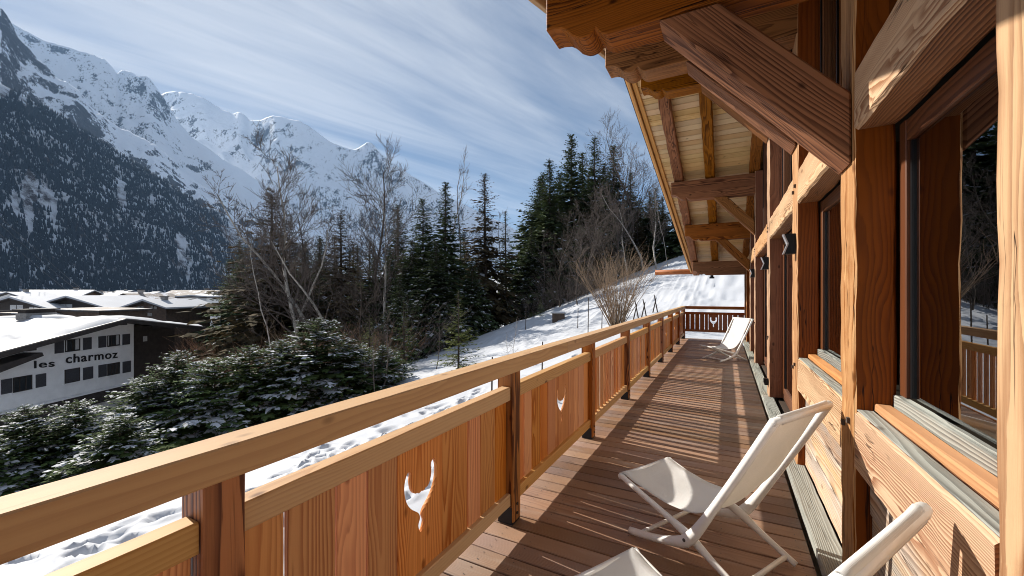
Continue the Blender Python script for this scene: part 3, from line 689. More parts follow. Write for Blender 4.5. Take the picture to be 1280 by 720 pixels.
for i in range(9):
    y0, y1 = PY[i]+.074, PY[i+1]
    panel('panel', bal, y0, y1, kinds[i], rnd)
# the short return railing at the far end
eb = thing('end_balustrade', 'red-brown railing with slots and deer-head cut-out closing the far end of the deck', 'railing', (-.2*H, 9.8*H, 0))
M_red = wood('red_stained_larch', (.36, .135, .055), (.20, .065, .03), 60, .6, .5, .15, knot=.4, var=.1)
bxh('handrail', M_red, -.798, .335, 9.77, 9.845, .6604, .7245, eb, 'X', .005)
bxh('mid_rail', M_red, -.81, .335, 9.785, 9.83, .545, .596, eb, 'X', .005)
bxh('bottom_rail', M_red, -.81, .335, 9.785, 9.83, .165, .215, eb, 'X', .005)
wds = [.10, .10, .10, .10, .075, 'S', .075, .10, .10, .10, .12]; tot = sum(.20 if q == 'S' else q for q in wds); sc = (1.14-.20)/(tot-.20); x = -.808
se = stag_mesh('stag_plank', .335*H, .19*H, .018, .06*H, .22*H, .07*H); se.materials.append(M_red)
for q in wds:
    ww = .20 if q == 'S' else q*sc
    M = Matrix.Translation(((x+ww/2)*H, 9.807*H, .212*H)) @ AXE
    if q == 'S': link('plank', se, None, eb, M)
    else: link('plank', beam_mesh('plank', .335*H, (ww-.014)*H, .024, .003, 1), M_red, eb, M)
    x += ww
# ------------------------------------------------------------------ folding deck chairs
def chair_parts():
    """chair looking along local +X, lateral axis local Y (0 .. .55), feet on z = 0"""
    W = .55; out = {}
    def bar(pts, rad, n=8, flat=1.0):
        m = MB(); m.tube(pts, rad, n, flat=flat); return m
    P = []
    def flatbar(pts, y, wd, th):          # rail of flattened section in the x,z plane
        m = MB(); n = len(pts); vs = []
        for i, (x, z) in enumerate(pts):
            a = Vector(pts[max(i-1, 0)]); b = Vector(pts[min(i+1, n-1)]); t = (b-a).normalized(); nx, nz = -t.y, t.x
            w2 = wd[i]/2 if isinstance(wd, list) else wd/2; c = .3
            for (s, yy) in ((1, -c), (1, c), (c, 1), (-c, 1), (-1, c), (-1, -c), (-c, -1), (c, -1)):
                vs.append((x+nx*w2*s, y+yy*th/2, z+nz*w2*s))
        fs = [tuple(range(8)), tuple((n-1)*8+k for k in range(7, -1, -1))]
        for i in range(n-1):
            for k in range(8): fs.append((i*8+k, (i+1)*8+k, (i+1)*8+(k+1) % 8, i*8+(k+1) % 8))
        m.add(vs, fs); return m
    def bez(pts, n=6):                    # Catmull-Rom through pts
        r = []; q = [pts[0]] + list(pts) + [pts[-1]]
        for i in range(1, len(q)-2):
            for k in range(n):
                t = k/n; a, b, c, d = q[i-1], q[i], q[i+1], q[i+2]
                r.append(tuple(.5*((2*b[j]) + (c[j]-a[j])*t + (2*a[j]-5*b[j]+4*c[j]-d[j])*t*t + (-a[j]+3*b[j]-3*c[j]+d[j])*t**3) for j in range(2)))
        r.append(tuple(pts[-1])); return r
    back = bez([(-.155, .92), (.02, .60), (.20, .285), (.275, .175), (.34, .125), (.50, .065), (.685, .017)])
    seat = bez([(-.02, .017), (.14, .09), (.295, .165), (.45, .215), (.62, .262), (.79, .31)])
    wb = [.042 + .022*math.exp(-((x-.29)/.10)**2) for x, z in back]; ws = [.036 + .022*math.exp(-((x-.295)/.10)**2) for x, z in seat]
    out['back_rail'] = [flatbar(back, y, wb, .036) for y in (.0, W)]
    out['seat_rail'] = [flatbar(seat, y, ws, .028) for y in (.033, W-.033)]
    out['top_bar'] = [bar([(-.155, -.015, .92), (-.155, W+.015, .92)], .019, 10)]
    out['front_bar'] = [bar([(.79, .02, .31), (.79, W-.02, .31)], .017, 10)]
    out['foot_bar'] = [bar([(.60, 0, .045), (.60, W, .045)], .013, 8), bar([(.03, .033, .036), (.03, W-.033, .036)], .013, 8)]
    b = MB()
    for y in (-.017, W+.017): b.tube([(.293, y-.004, .163), (.293, y+.004, .163)], .009, 8)
    out['pivot_bolt'] = [b]
    # sling: wraps the bars, sags between them
    prof = bez([(-.172, .905), (-.165, .938), (-.145, .937), (-.115, .868), (-.03, .70), (.075, .505), (.19, .355), (.33, .285), (.50, .280), (.66, .300), (.785, .329), (.808, .315), (.800, .295)], 5)
    m = MB(); ny = 12; vs = []; n = len(prof)
    for i, (x, z) in enumerate(prof):
        s = i/(n-1)
        for j in range(ny+1):
            u = j/ny; sag = math.sin(math.pi*min(1, max(0, (s-.12)/.80)))
            inset = .055 - .024*(1-sag); y = inset + (W-2*inset)*u
            dz = -.030*sag*(1-(2*u-1)**2) + .004*math.sin(u*9+s*14)*sag + .003*math.sin(s*55)*sag
            vs.append((x, y, z+dz))
    fs = [(i*(ny+1)+j, i*(ny+1)+j+1, (i+1)*(ny+1)+j+1, (i+1)*(ny+1)+j) for i in range(n-1) for j in range(ny)]
    m.add(vs, fs); out['sling'] = [m]
    # doubled hem seam at the seat
    return out
cp = chair_parts(); cm = []
for nm, lst in cp.items():
    for mb in lst:
        me = mb.mesh(nm, [M_cloth if nm == 'sling' else (M_clip if nm == 'pivot_bolt' else M_frame)], True)
        b = bmesh.new(); b.from_mesh(me); bmesh.ops.recalc_face_normals(b, faces=b.faces); b.to_mesh(me); b.free()
        if nm == 'sling':
            tmp = bpy.data.objects.new('tmp', me); col.objects.link(tmp)
            so_ = tmp.modifiers.new('t', 'SOLIDIFY'); so_.thickness = .003; so_.offset = 0
            bpy.context.view_layer.update()
            me2 = bpy.data.meshes.new_from_object(tmp.evaluated_get(bpy.context.evaluated_depsgraph_get())); bpy.data.objects.remove(tmp); me = me2; me.name = 'sling'
        cm.append((nm, me))
def chair(label, x, y, ang):
    t = thing('deck_chair', label, 'deck chair', (x*H, y*H, .001), ang, 'folding deck chairs on the balcony')
    for nm, me in cm: link(nm, me, None, t, WM[t])
    return t
# rear-left foot positions in H; local +Y (lateral) points to the right-rear as seen from the eye
a1 = math.atan2(.505, -.863)
def place_chair(label, x, y, fc):
    # lateral axis must be (fc.y,-fc.x): mirror by starting from the other side
    lat = Vector((fc[1], -fc[0])); o = Vector((x, y)) + lat*(.55/H)
    return chair(label, o.x, o.y, math.atan2(fc[1], fc[0]))
place_chair('cream folding deck chair facing the valley in the middle of the deck, shown whole', .039, 1.503, (-.863, .505))
place_chair('cream folding deck chair nearest the camera, cut off by the bottom edge', .033, .716, (-.863, .505))
place_chair('cream folding deck chair far along the deck beside the end railing', .265, 6.95, (-.75, -.66))
# ------------------------------------------------------------------ the hotel below and the village behind it
M_white = plain('white_render', (.88, .88, .87), .9, var=.03, nscale=1.5, bump=.1)
M_dtim = plain('dark_stained_timber', (.040, .032, .028), .75, var=.15, nscale=3)
M_bltim = plain('brown_timber', (.085, .055, .038), .8, var=.2, nscale=2)
M_shut = plain('dark_shutter', (.055, .055, .062), .7, var=.1)
M_wing = plain('window_glass_dark', (.03, .035, .04), .08, spec=.8)
M_curt = plain('white_curtain', (.55, .55, .55), .9)
M_text = plain('black_lettering', (.012, .012, .014), .6)
M_tin = plain('roof_sheet', (.30, .27, .25), .6, var=.12, nscale=1)
M_chim = plain('chimney_render', (.30, .28, .26), .9, var=.12)
def patch_mat():
    m, t, b = mat_new('roof_sheet_with_thin_snow'); tcn = nd(t, 'ShaderNodeTexCoord')
    n = noise(t, tcn.outputs['Object'], .45, 5, .6)
    t.links.new(mixc(t, mrange(t, n, .50, .60), (.24, .20, .17), (.60, .61, .64)), b.inputs['Base Color']); b.inputs['Roughness'].default_value = .8
    return m
M_patch = patch_mat()
angF = math.atan2(CS, -SN)                              # facade runs along the viewing depth
hz0 = -10.2
hotel = thing('hotel', 'white gabled hotel with black lettering and dark shutters below the hedge', 'building', DR(38, -35.3, hz0), angF)
HM = WM[hotel]
def fx(px): return 35.3/(-(px-640)/FPX) - 38            # along the facade
def fz(px, py): return H + (367-py)/FPX*(35.3/(-(px-640)/FPX)) - hz0
def zc(x, y): return x/4.235, 355 + y/4.235             # coordinates measured on an enlargement
def hbox(name, mat, a, b, parent=None, bev=0):
    m = MB(); c = [(a[i]+b[i])/2 for i in range(3)]; m.box([a[i]-c[i] for i in range(3)], [b[i]-c[i] for i in range(3)])
    return m.build(name, mat, parent or hotel, HM @ Matrix.Translation(c))
# gable wall: follows the low roof; upper white storeys, dark band, pale ground floor
xr, xl_ = 0.0, -19.0; xp = fx(130.5); zp = -.80 - hz0
zbw = fz(60, 498) - .25
def roofz(x): return zp - (.188*(xp-x) if x < xp else .158*(x-xp))
m = MB(); poly = [(xl_, zbw), (xr, zbw), (xr, roofz(xr)-.12), (xp, zp-.12), (xl_, roofz(xl_)-.12)]
m.prism(poly, 0, 14); m.build('wall', M_white, hotel, HM, fix=True)
hbox('dark_band', M_dtim, (xl_, -.55, zbw-1.0), (xr+.05, 13.9, zbw-.02))
hbox('band_lip', M_white, (xl_, -.60, zbw-.02), (xr+.05, -.02, zbw+.06))
hbox('ground_floor', M_white, (xl_, .25, 0), (xr-.3, 13.8, zbw-1.02))
for px0, px1, hgt in ((10, 34, 1.0), (48, 60, .9), (98, 114, 1.3)):
    f = hbox('window', M_wing, (fx(px0), .16, zbw-1.1-hgt), (fx(px1), .246, zbw-1.12))
    hbox('frame', M_white, (fx(px0), .10, zbw-1.1-hgt-.08), (fx(px1), .155, zbw-1.1-hgt), f)
# timber-clad side wing right of the gable
m = MB(); wp = [(.02, zbw-3.2), (5.2, zbw-3.2), (5.2, roofz(5.2)-.15), (.02, roofz(0)-.15)]
m.prism(wp, .5, 13.5); m.build('timber_wing', M_dtim, hotel, HM, fix=True)
wx = hbox('window', M_curt, (1.5, .44, roofz(2)-1.6), (1.9, .495, roofz(2)-1.1))
def shutter(x0, x1, z0, z1, parent=None):
    s = hbox('shutter', M_shut, (x0, -.06, z0), (x1, -.006, z1), parent)
    for k in range(1, 5):
        zz_ = z0 + (z1-z0)*k/5
        hbox('ledge', M_shut, (x0+.02, -.075, zz_-.012), (x1-.02, -.061, zz_+.012), s)
def win(zx0, zx1, zy0, zy1, bars=2, curt=False, glass=True):
    cx = (zx0+zx1)/2; pc, yt = zc(cx, zy0); _, yb = zc(cx, zy1)
    x0, x1 = fx(zx0/4.235), fx(zx1/4.235); z1, z0 = fz(pc, yt), fz(pc, yb)
    f = hbox('window', M_wing if glass else M_shut, (x0, -.012, z0), (x1, -.004, z1))
    e = .05
    for a, b in (((x0, -.05, z0), (x0+e, -.013, z1)), ((x1-e, -.05, z0), (x1, -.013, z1)), ((x0+e, -.05, z0), (x1-e, -.013, z0+e)), ((x0+e, -.05, z1-e), (x1-e, -.013, z1))):
        hbox('frame', M_dtim, a, b, f)
    for k in range(1, bars+1):
        xx = x0+(x1-x0)*k/(bars+1); hbox('mullion', M_dtim, (xx-.025, -.045, z0+e), (xx+.025, -.013, z1-e), f)
    hbox('sill', M_white, (x0-.08, -.14, z0-.09), (x1+.08, -.002, z0-.012), f)
    if curt:
        hbox('curtain', M_curt, (x1-.34, -.0125, z0+.1), (x1-.07, -.0121, z1-.05), f); hbox('curtain', M_curt, (x0+.06, -.0125, z0+.1), (x0+.16, -.0121, z1-.05), f)
def sh(zx0, zx1, zy0, zy1):
    pc, yt = zc((zx0+zx1)/2, zy0); _, yb = zc(0, zy1); shutter(fx(zx0/4.235), fx(zx1/4.235), fz(pc, yb), fz(pc, yt))
win(343, 422, 292, 356, 1, True); sh(288, 335, 297, 366); sh(438, 482, 284, 347)
win(567, 632, 270, 329, 2, True); sh(520, 560, 276, 336); sh(647, 685, 265, 321)
win(68, 168, 488, 566, 2); sh(4, 62, 503, 580); sh(188, 241, 476, 545)
win(341, 421, 448, 520, 0, False, False); sh(438, 490, 440, 504)
win(567, 632, 418, 480, 2); sh(520, 562, 427, 491); sh(648, 690, 409, 468)
win(70, 106, 322, 360, 0)
# porch roof at the left
m = MB(); a = fx(-40); b_ = fx(29); zq = fz(20, 448)
m.prism([(a, zq-.75), (b_, zq+.12), (b_-.1, zq+.38), (a, zq-.2)], -1.5, -.01); m.build('porch_roof', M_dtim, hotel, HM, fix=True)
# roof: two slabs, snow, stepped barge boards, purlin ends
yo0, yo1 = -1.9, 15.0; xL, xR = -20.5, 6.4
def slab(name, mat, x0, x1, t0, t1, y0, y1, parent=hotel):
    m = MB(); m.prism([(x0, roofz(x0)+t0), (x1, roofz(x1)+t0), (x1, roofz(x1)+t1), (x0, roofz(x0)+t1)], y0, y1); return m.build(name, mat, parent, HM, fix=True)
rl = slab('roof', M_tin, xL, xp-.001, 0, .14, yo0, yo1); rr = slab('roof', M_tin, xp+.001, xR, 0, .14, yo0, yo1)
slab('barge_board', M_dtim, xL, xp-.001, -.26, .06, yo0-.06, yo0-.004, rl); slab('barge_board', M_dtim, xp+.001, xR, -.26, .06, yo0-.06, yo0-.004, rr)
for k, xx in enumerate((-16, -13.2, -9.3, xp+.2, 2.6)):
    hbox('purlin_end', M_dtim, (xx-.5, yo0+.1, roofz(xx-.5)-.36), (xx, .2, roofz(xx-.5)-.10), rl if xx < xp else rr)
# roof snow, uneven at its edge
def roofsnow(x0, x1, y0, y1, th, parent, seed, hole=0):
    nx, ny = 34, 30; gxx = np.linspace(x0, x1, nx); gyy = np.linspace(y0, y1, ny); Xs, Ys = np.meshgrid(gxx, gyy)
    base = np.vectorize(roofz)(Xs)+.135; t = th*(.8+.5*fbm(Xs/2.2, Ys/2.2, 3, seed))
    if hole: t = t*np.clip((fbm(Xs/3.5, Ys/2.5, 3, seed+4)+hole)*5, -.05, 1)
    ed = np.minimum(np.minimum(Xs-x0, x1-Xs), np.minimum(Ys-y0, y1-Ys)); t = t*np.clip(ed/.12+.15, 0, 1) - .02*(ed < .01)
    me = grid_mesh('roof_snow', np.stack([Xs, Ys, base+t], -1), [M_roofsnow]); link('roof_snow', me, None, parent, HM)
roofsnow(xL, xp, yo0+.05, yo1, .28, rl, 3, .02); roofsnow(xp, xR, yo0+.05, yo1, .34, rr, 8, .75)
def chim(x, y, w, d, h, cap=True):
    c = hbox('chimney', M_chim, (x-w/2, y-d/2, roofz(x)), (x+w/2, y+d/2, roofz(x)+h), rl if x < xp else rr)
    if cap:
        hbox('cap', M_dtim, (x-w/2-.15, y-d/2-.15, roofz(x)+h+.25), (x+w/2+.15, y+d/2+.15, roofz(x)+h+.36), c); hbox('flue', M_dtim, (x-w/2+.08, y-d/2+.08, roofz(x)+h), (x+w/2-.08, y+d/2-.08, roofz(x)+h+.25), c)
chim(xp-4.6, 9.0, 1.3, .9, 1.0); chim(xp+1.0, 7.0, 2.4, .9, .75); chim(xp-9, 11, .5, .5, .6); chim(xp-2.4, 10, .8, .6, .6, False)
# lettering
def word(txt, zx0, zx1, zyb0, zyb1, zyt):
    cu = bpy.data.curves.new('letters', 'FONT'); cu.body = txt; cu.size = 1; cu.extrude = .02; cu.offset = .012; cu.space_character = 1.12
    o = bpy.data.objects.new('tmp', cu); col.objects.link(o); bpy.context.view_layer.update()
    me = bpy.data.meshes.new_from_object(o.evaluated_get(bpy.context.evaluated_depsgraph_get())); bpy.data.objects.remove(o)
    co = np.empty(len(me.vertices)*3, np.float32); me.vertices.foreach_get('co', co); co = co.reshape(-1, 3)
    x0, x1 = fx(zx0/4.235), fx(zx1/4.235); p0, y0 = zc(zx0, zyb0); p1, y1 = zc(zx1, zyb1); z0, z1 = fz(p0, y0), fz(p1, y1)
    _, yt = zc(zx0, zyt); hh = (fz(p0, yt)-z0)
    mn, mx = co.min(0), co.max(0)
    q = np.empty_like(co); s = (co[:, 0]-mn[0])/(mx[0]-mn[0])
    q[:, 0] = x0+(x1-x0)*s; q[:, 1] = -.045-co[:, 2]; q[:, 2] = z0+(z1-z0)*s + co[:, 1]/mx[1]*hh
    me.vertices.foreach_set('co', q.reshape(-1)); me.materials.clear(); me.materials.append(M_text); me.name = 'lettering'
    b = bmesh.new(); b.from_mesh(me); bmesh.ops.recalc_face_normals(b, faces=b.faces); b.to_mesh(me); b.free(); me.update()
    link('lettering', me, None, hotel, HM)
word('les', 178, 286, 446, 436, 408); word('charmoz', 346, 620, 420, 390, 374)
# generic village houses
def house(label, px, d, w, dep, zpk, pitch, rz, wall, snow=.35, wins=(), zg=-13, chimneys=(), name='house', group=None, over=1.0, topm=None):
    p = PX(px, 367, d); t = thing(name, label, 'house', (p.x, p.y, zg), YAW+rz, group); M = WM[t]
    hp = zpk-zg; he = hp - pitch*w/2
    m = MB(); m.prism([(-w/2, 0), (w/2, 0), (w/2, he), (0, hp), (-w/2, he)], 0, dep); m.build('wall', wall, t, M, fix=True)
    rf = MB(); sn = MB(); o = over
    for s in (-1, 1):
        xe = s*(w/2+o); ze = hp - pitch*(w/2+o)
        rf.prism([(0, hp+.02), (xe, ze+.02), (xe, ze+.22), (0, hp+.22)], -o, dep+o)
        sn.prism([(0, hp+.225), (xe*.995, ze+.225), (xe*.985, ze+.225+snow*.8), (0, hp+.225+snow)], -o+.06, dep+o-.06)
    r = rf.build('roof', M_dtim, t, M, fix=True); sn.build('roof_snow' if topm is None else 'roof_sheet', topm or M_roofsnow, r, M, fix=True)
    for (x, z, ww, wh, br) in wins:
        m = MB(); m.box((x-ww/2, -.05, hp-z-wh/2), (x+ww/2, -.004, hp-z+wh/2)); f = m.build('window', M_curt if br else M_wing, t, M)
        m = MB(); m.box((x-.04, -.08, hp-z-wh/2), (x+.04, -.051, hp-z+wh/2)); m.build('mullion', M_dtim, f, M)
    for (x, y, ww, hh) in chimneys:
        m = MB(); zb_ = hp-pitch*abs(x); m.box((x-ww/2, y-.4, zb_-.2), (x+ww/2, y+.4, zb_+hh)); c = m.build('chimney', M_chim, r, M)
        m = MB(); m.box((x-ww/2-.12, y-.52, zb_+hh+.002), (x+ww/2+.12, y+.52, zb_+hh+.14)); m.build('cap', M_dtim, c, M)
    return t
house('dark gabled chalet with lit attic window, leftmost behind the hotel roof', 18, 78, 13.5, 14, .45, .33, .1, M_dtim, wins=((.4, 1.6, 2.2, .95, True), (3.4, 1.9, 1.6, .8, True), (-3, 2.6, 2, .8, False)))
house('dark wide gabled chalet behind the hotel, second from the left', 88, 82, 15.5, 15, .55, .30, .05, M_dtim, wins=((-.8, 1.7, 2.3, 1.0, True), (-4, 2.6, 1.5, .7, False), (3.2, 2.6, 1.5, .7, False)))
house('small brown gabled chalet behind the hotel ridge', 184, 78, 8.0, 10, -.1, .30, -.1, M_bltim, wins=((-1.4, 1.1, 1.4, .5, False), (1.4, 1.1, 1.4, .5, False), (0, 2.4, 2.2, .6, False)), chimneys=((0.5, 3, .9, 1.1),))
house('white flat-roofed block beside the bare trees', 240, 105, 7.5, 9, .6, .06, .0, M_white, wins=((-2, 2.0, 1.3, 1.0, False), (1.2, 2.0, 1.3, 1.0, False)), over=.4)
house('long low snow-roofed building with a central chimney', 193, 118, 11, 12, 1.1, .18, 1.45, M_white, chimneys=((1.0, 5.5, 1.6, 1.6),), snow=.5)
house('flat snow-roofed block just behind the hotel chimneys', 60, 60, 15, 8, -1.05, .03, .0, M_bltim, snow=.10, over=.5, topm=M_patch)
house('flat pale-roofed annex at the left edge behind the hotel', 2, 58, 12, 9, -1.5, .03, .05, M_bltim, snow=.10, over=.5, topm=M_patch)
rv = random.Random(11); cols = ['brown', 'white', 'dark']
for i in range(34):
    px = rv.uniform(-60, 300); d = rv.uniform(100, 330); k = rv.choice((0, 1, 2)); wd = rv.uniform(9, 18)
    zt = H - rv.uniform(-3, 8)/FPX*d
    house(('brown timber house with a snowy roof in the far village', 'white-walled house with a snowy roof in the far village', 'dark timber house with a snowy roof in the far village')[k], px, d, wd, rv.uniform(9, 14), min(zt, 2.4), rv.uniform(.25, .5), rv.uniform(-.6, .6) + rv.choice((0, 1.57)), (M_bltim, M_white, M_dtim)[k],
          snow=rv.uniform(.15, .45), topm=M_patch if i % 3 == 0 else None, wins=((-wd*.2, 2.5, 1.4, 1, False), (wd*.2, 2.5, 1.4, 1, False)), group='far village houses', chimneys=((rv.uniform(-1, 1), 4, .8, 1.3),))
# overhead cables running up the valley
for (pa, pb, lab) in (((-60, 216), (117, 371), 'upper dark cable slanting across the mountainside at the left'), ((-60, 226), (110, 371), 'middle dark cable slanting across the mountainside at the left'), ((-60, 240), (98, 371), 'lowest dark cable slanting across the mountainside at the left')):
    A, B = PX(*pa, 60), PX(*pb, 480); pts = []
    for i in range(25):
        t = i/24; q = A.lerp(B, t); q.z -= 4*t*(1-t)*2.0; pts.append(q)
    m = MB(); m.tube(pts, [.022+.10*i/24 for i in range(25)], 4); tag(m.build('overhead_cable', M_dark), lab, 'cable', 'overhead cables')
# ------------------------------------------------------------------ vegetation
def np_mesh(name, V, F, mats, mi=None, smooth=False):
    me = bpy.data.meshes.new(name); F = np.asarray(F, np.int32); k = F.shape[1]
    me.vertices.add(len(V)); me.vertices.foreach_set('co', np.asarray(V, np.float32).reshape(-1)); me.loops.add(F.size); me.loops.foreach_set('vertex_index', F.reshape(-1))
    me.polygons.add(len(F)); me.polygons.foreach_set('loop_start', np.arange(0, F.size, k, dtype=np.int32))
    for m in mats: me.materials.append(m)
    if mi is not None: me.polygons.foreach_set('material_index', np.asarray(mi, np.int32))
    if smooth: me.polygons.foreach_set('use_smooth', np.ones(len(F), bool))
    me.update(calc_edges=True); me.validate(); return me
def nrm(a): return a/np.maximum(np.linalg.norm(a, axis=-1, keepdims=True), 1e-9)
def sprays(P, D, ln, wd, rg, droop=.15):
    """needle sprays: a pointed leaf of four triangles' worth, at P along D"""
    n = len(P); D = nrm(D); up = np.zeros((n, 3)); up[:, 2] = 1
    S = nrm(np.cross(D, up) + rg.normal(0, .25, (n, 3))); Nn = nrm(np.cross(S, D))
    ln = ln[:, None]; wd = wd[:, None]
    V = np.stack([P, P + D*ln*.45 + S*wd - Nn*ln*droop*.3, P + D*ln - Nn*ln*droop, P + D*ln*.45 - S*wd - Nn*ln*droop*.3], 1)
    return V
def conifer(name, seed, h=10.0, R=.22, whorls=46, per=7, spr=11, droop=.35, up=.35, leaf=None, snow=.15, sl=.34, sw=.30, low=.04, gap=.0, expo=.85, dead=0.0, ragged=.25, clump=0, sth=.02):
    rg = np.random.default_rng(seed); Rm = R*h
    BP, BD, BL = [], [], []; twV, twF = [], []
    for w in range(whorls):
        f = low + (1-low)*((w+rg.uniform(-.3, .3))/whorls); f = min(max(f, low), .992)
        Lb = Rm*((1-f)**expo)*(.62+.38*min(1, (f-low)/.10+.35)) + .012*h
        for b in range(per):
            if rg.random() < gap: continue
            a = rg.uniform(0, 6.283); L_ = Lb*rg.uniform(1-ragged*1.4, 1+ragged*.7)
            dr = droop*(1-f*.9) + rg.normal(0, .06); z0 = f*h
            ns = max(3, int(spr*(.35+.65*L_/Rm)))
            s = np.sort(rg.uniform(.12, 1, ns)); s[-1] = 1
            dirh = np.array([math.cos(a), math.sin(a)])
            zz = z0 + L_*(-dr*s + up*.6*s**2.2*dr + (.42*f*s))
            p = np.stack([dirh[0]*L_*s, dirh[1]*L_*s, zz], 1)
            side = np.where(np.arange(ns) % 2 == 0, 1, -1)*rg.uniform(.5, 1.1, ns); side[-1] = rg.normal(0, .1)
            aa = a + side
            d = np.stack([np.cos(aa), np.sin(aa), np.full(ns, -dr*.6+.25*f) + rg.normal(0, .16, ns)], 1)
            BP.append(p); BD.append(d); BL.append(np.full(ns, L_)*rg.uniform(.75, 1.2, ns)*(1.05-.45*s) + .015*h)
            # branch stick
            e = p[-1]*.97; base = np.array([0, 0, z0]); pr = np.array([-dirh[1], dirh[0], 0])*.004*h*(1-f*.6)
            i0 = len(twV)*4; twV.append(np.array([base+pr, base-pr, e-pr*.3, e+pr*.3])); twF.append([i0, i0+1, i0+2, i0+3])
    P = np.concatenate(BP); D = np.concatenate(BD); Lh = np.concatenate(BL)
    ln = np.clip(Lh*sl, .020*h, (.062 if not clump else .105)*h)*np.clip(1.45-P[:, 2]/h, .48 if not clump else .8, 1); V = sprays(P, D, ln, ln*sw, rg)
    n = len(V); snf = rg.random(n) < snow*np.clip(.4+1.2*(np.hypot(P[:, 0], P[:, 1])/Rm), 0, 1.6)
    if clump:
        ang = np.arctan2(P[:, 1], P[:, 0]); cn = fbm(ang*2.4+9, P[:, 2]*3.2/h*4.5, 3, seed) + .35*fbm(P[:, 0]*3, P[:, 1]*3+P[:, 2]*2, 2, seed+3); snf = (cn > sth) & (rg.random(n) < .85) & (np.hypot(P[:, 0], P[:, 1]) > .35*Rm*(1-P[:, 2]/h)**expo)
    SV = V[snf].copy(); c = SV.mean(1, keepdims=True); SV = c + (SV-c)*rg.uniform(.5, 1.0 if not clump else 1.35, (len(SV), 1, 1)); SV[:, :, 2] += .006*h + .02
    AV = np.concatenate([V.reshape(-1, 3), SV.reshape(-1, 3)]); F = np.arange(len(AV)).reshape(-1, 4)
    crown = np_mesh('crown', AV, F, [leaf, M_snow], np.r_[np.zeros(n), np.ones(len(SV))])
    mb = MB(); mb.tube([(0, 0, -.05*h), (.003*h, 0, .3*h), (0, .003*h, .65*h), (0, 0, .985*h)], [.016*h, .012*h, .007*h, .0015*h], 7)
    trunk = mb.mesh('trunk', [M_bark]); tw = np_mesh('branches', np.concatenate(twV), twF, [M_bark])
    return dict(crown=crown, trunk=trunk, branches=tw, h=h)
def bare(name, seed, h=12.0, spread=.5, trunkm=None, twigm=None, n1=26, first=.28, rad=.011, twr=.0009, levels=3, kids=(22, 6, 5), up=.5, lean=.03, wig=.25, multi=1):
    """leafless tree: tapering trunk, limbs, branches and twigs as thin tubes"""
    rg = random.Random(seed); segs = [[], []]
    def grow(p, d, L_, r, lev, steps):
        pts = [p.copy()]; rr = [r]; q = p.copy(); dd = d.copy()
        for i in range(steps):
            dd = (dd + Vector((rg.gauss(0, wig), rg.gauss(0, wig), rg.gauss(0, wig)+up*.22*lev))*.35).normalized()
            q = q + dd*(L_/steps); pts.append(q.copy()); rr.append(max(r*(1-(i+1)/steps*.82), twr*h*.55))
        segs[0 if lev == 0 else 1].append((pts, rr))
        if lev >= levels: return
        n = kids[lev]
        for k in range(n):
            t = (first + (1-first)*(k+rg.random())/n) if lev == 0 else rg.uniform(.2, 1)
            i = min(int(t*steps), steps-1); f = t*steps-i; b = pts[i].lerp(pts[i+1], f)
            ax = (pts[i+1]-pts[i]).normalized(); a = rg.uniform(0, 6.283); pr = ax.orthogonal().normalized(); pr.rotate(Matrix.Rotation(a, 3, ax))
            an = rg.uniform(.45, .95) if lev == 0 else rg.uniform(.4, .9)
            nd_ = (ax*math.cos(an) + pr*math.sin(an)).normalized()
            l2 = L_*(spread*(1.05-t*.72) if lev == 0 else rg.uniform(.3, .55))
            grow(b, nd_, l2, max(rr[i]*.5*(1-.3*t), twr*h), lev+1, (5, 4, 3)[min(lev, 2)])
    for s in range(multi):
        a = rg.uniform(0, 6.28); ln_ = lean if multi == 1 else rg.uniform(.1, .28)
        d = Vector((math.cos(a)*ln_, math.sin(a)*ln_, 1)).normalized()
        grow(Vector((rg.gauss(0, .012*h)*(multi > 1), rg.gauss(0, .012*h)*(multi > 1), -.04*h)), d, h*rg.uniform(.85, 1.02)*(1 if s == 0 else .9), rad*h*(1 if multi == 1 else .6), 0, 10)
    def tubes(lst, nm, m, n):
        mb = MB()
        for pts, rr in lst: mb.tube(pts, rr, n, cap=False)
        return mb.mesh(nm, [m], True)
    return dict(trunk=tubes(segs[0], 'trunk', trunkm, 6), crown=tubes(segs[1], 'crown', twigm, 3), h=h)
def shrub(name, seed, h=3.5, stems=60, m=None, fan=.55, r=.009, kids=5, base=.25, bow=.3):
    rg = random.Random(seed); mb = MB()
    for s in range(stems):
        a = rg.uniform(0, 6.283); t = rg.random()**.6*fan; L_ = h*rg.uniform(.6, 1.05); p = Vector((math.cos(a)*base*rg.random(), math.sin(a)*base*rg.random(), -.1))
        d = Vector((math.cos(a)*t, math.sin(a)*t, 1)).normalized(); pts = [p.copy()]; q = p
        for i in range(6):
            d = (d + Vector((math.cos(a)*bow*.12 + rg.gauss(0, .06), math.sin(a)*bow*.12 + rg.gauss(0, .06), rg.gauss(0, .03)))).normalized(); q = q + d*L_/6; pts.append(q.copy())
        r0 = r*h*rg.uniform(.5, 1.1)/2.2; mb.tube(pts, [max(r0*(1-i/7), .004) for i in range(7)], 4, cap=False)
        for k in range(kids):
            i = rg.randint(2, 5); b = pts[i]; dd = (pts[i+1]-pts[i]).normalized() + Vector((rg.gauss(0, .45), rg.gauss(0, .45), rg.gauss(0, .25))); dd.normalize()
            l2 = L_*rg.uniform(.12, .32); e1 = b+dd*l2*.5 + Vector((0, 0, .02)); mb.tube([b, e1, e1+(dd+Vector((rg.gauss(0, .3), rg.gauss(0, .3), .15)))*l2*.5], [r0*.45, r0*.3, .003], 3, cap=False)
    return dict(stems=mb.mesh('stems', [m], True), h=h)
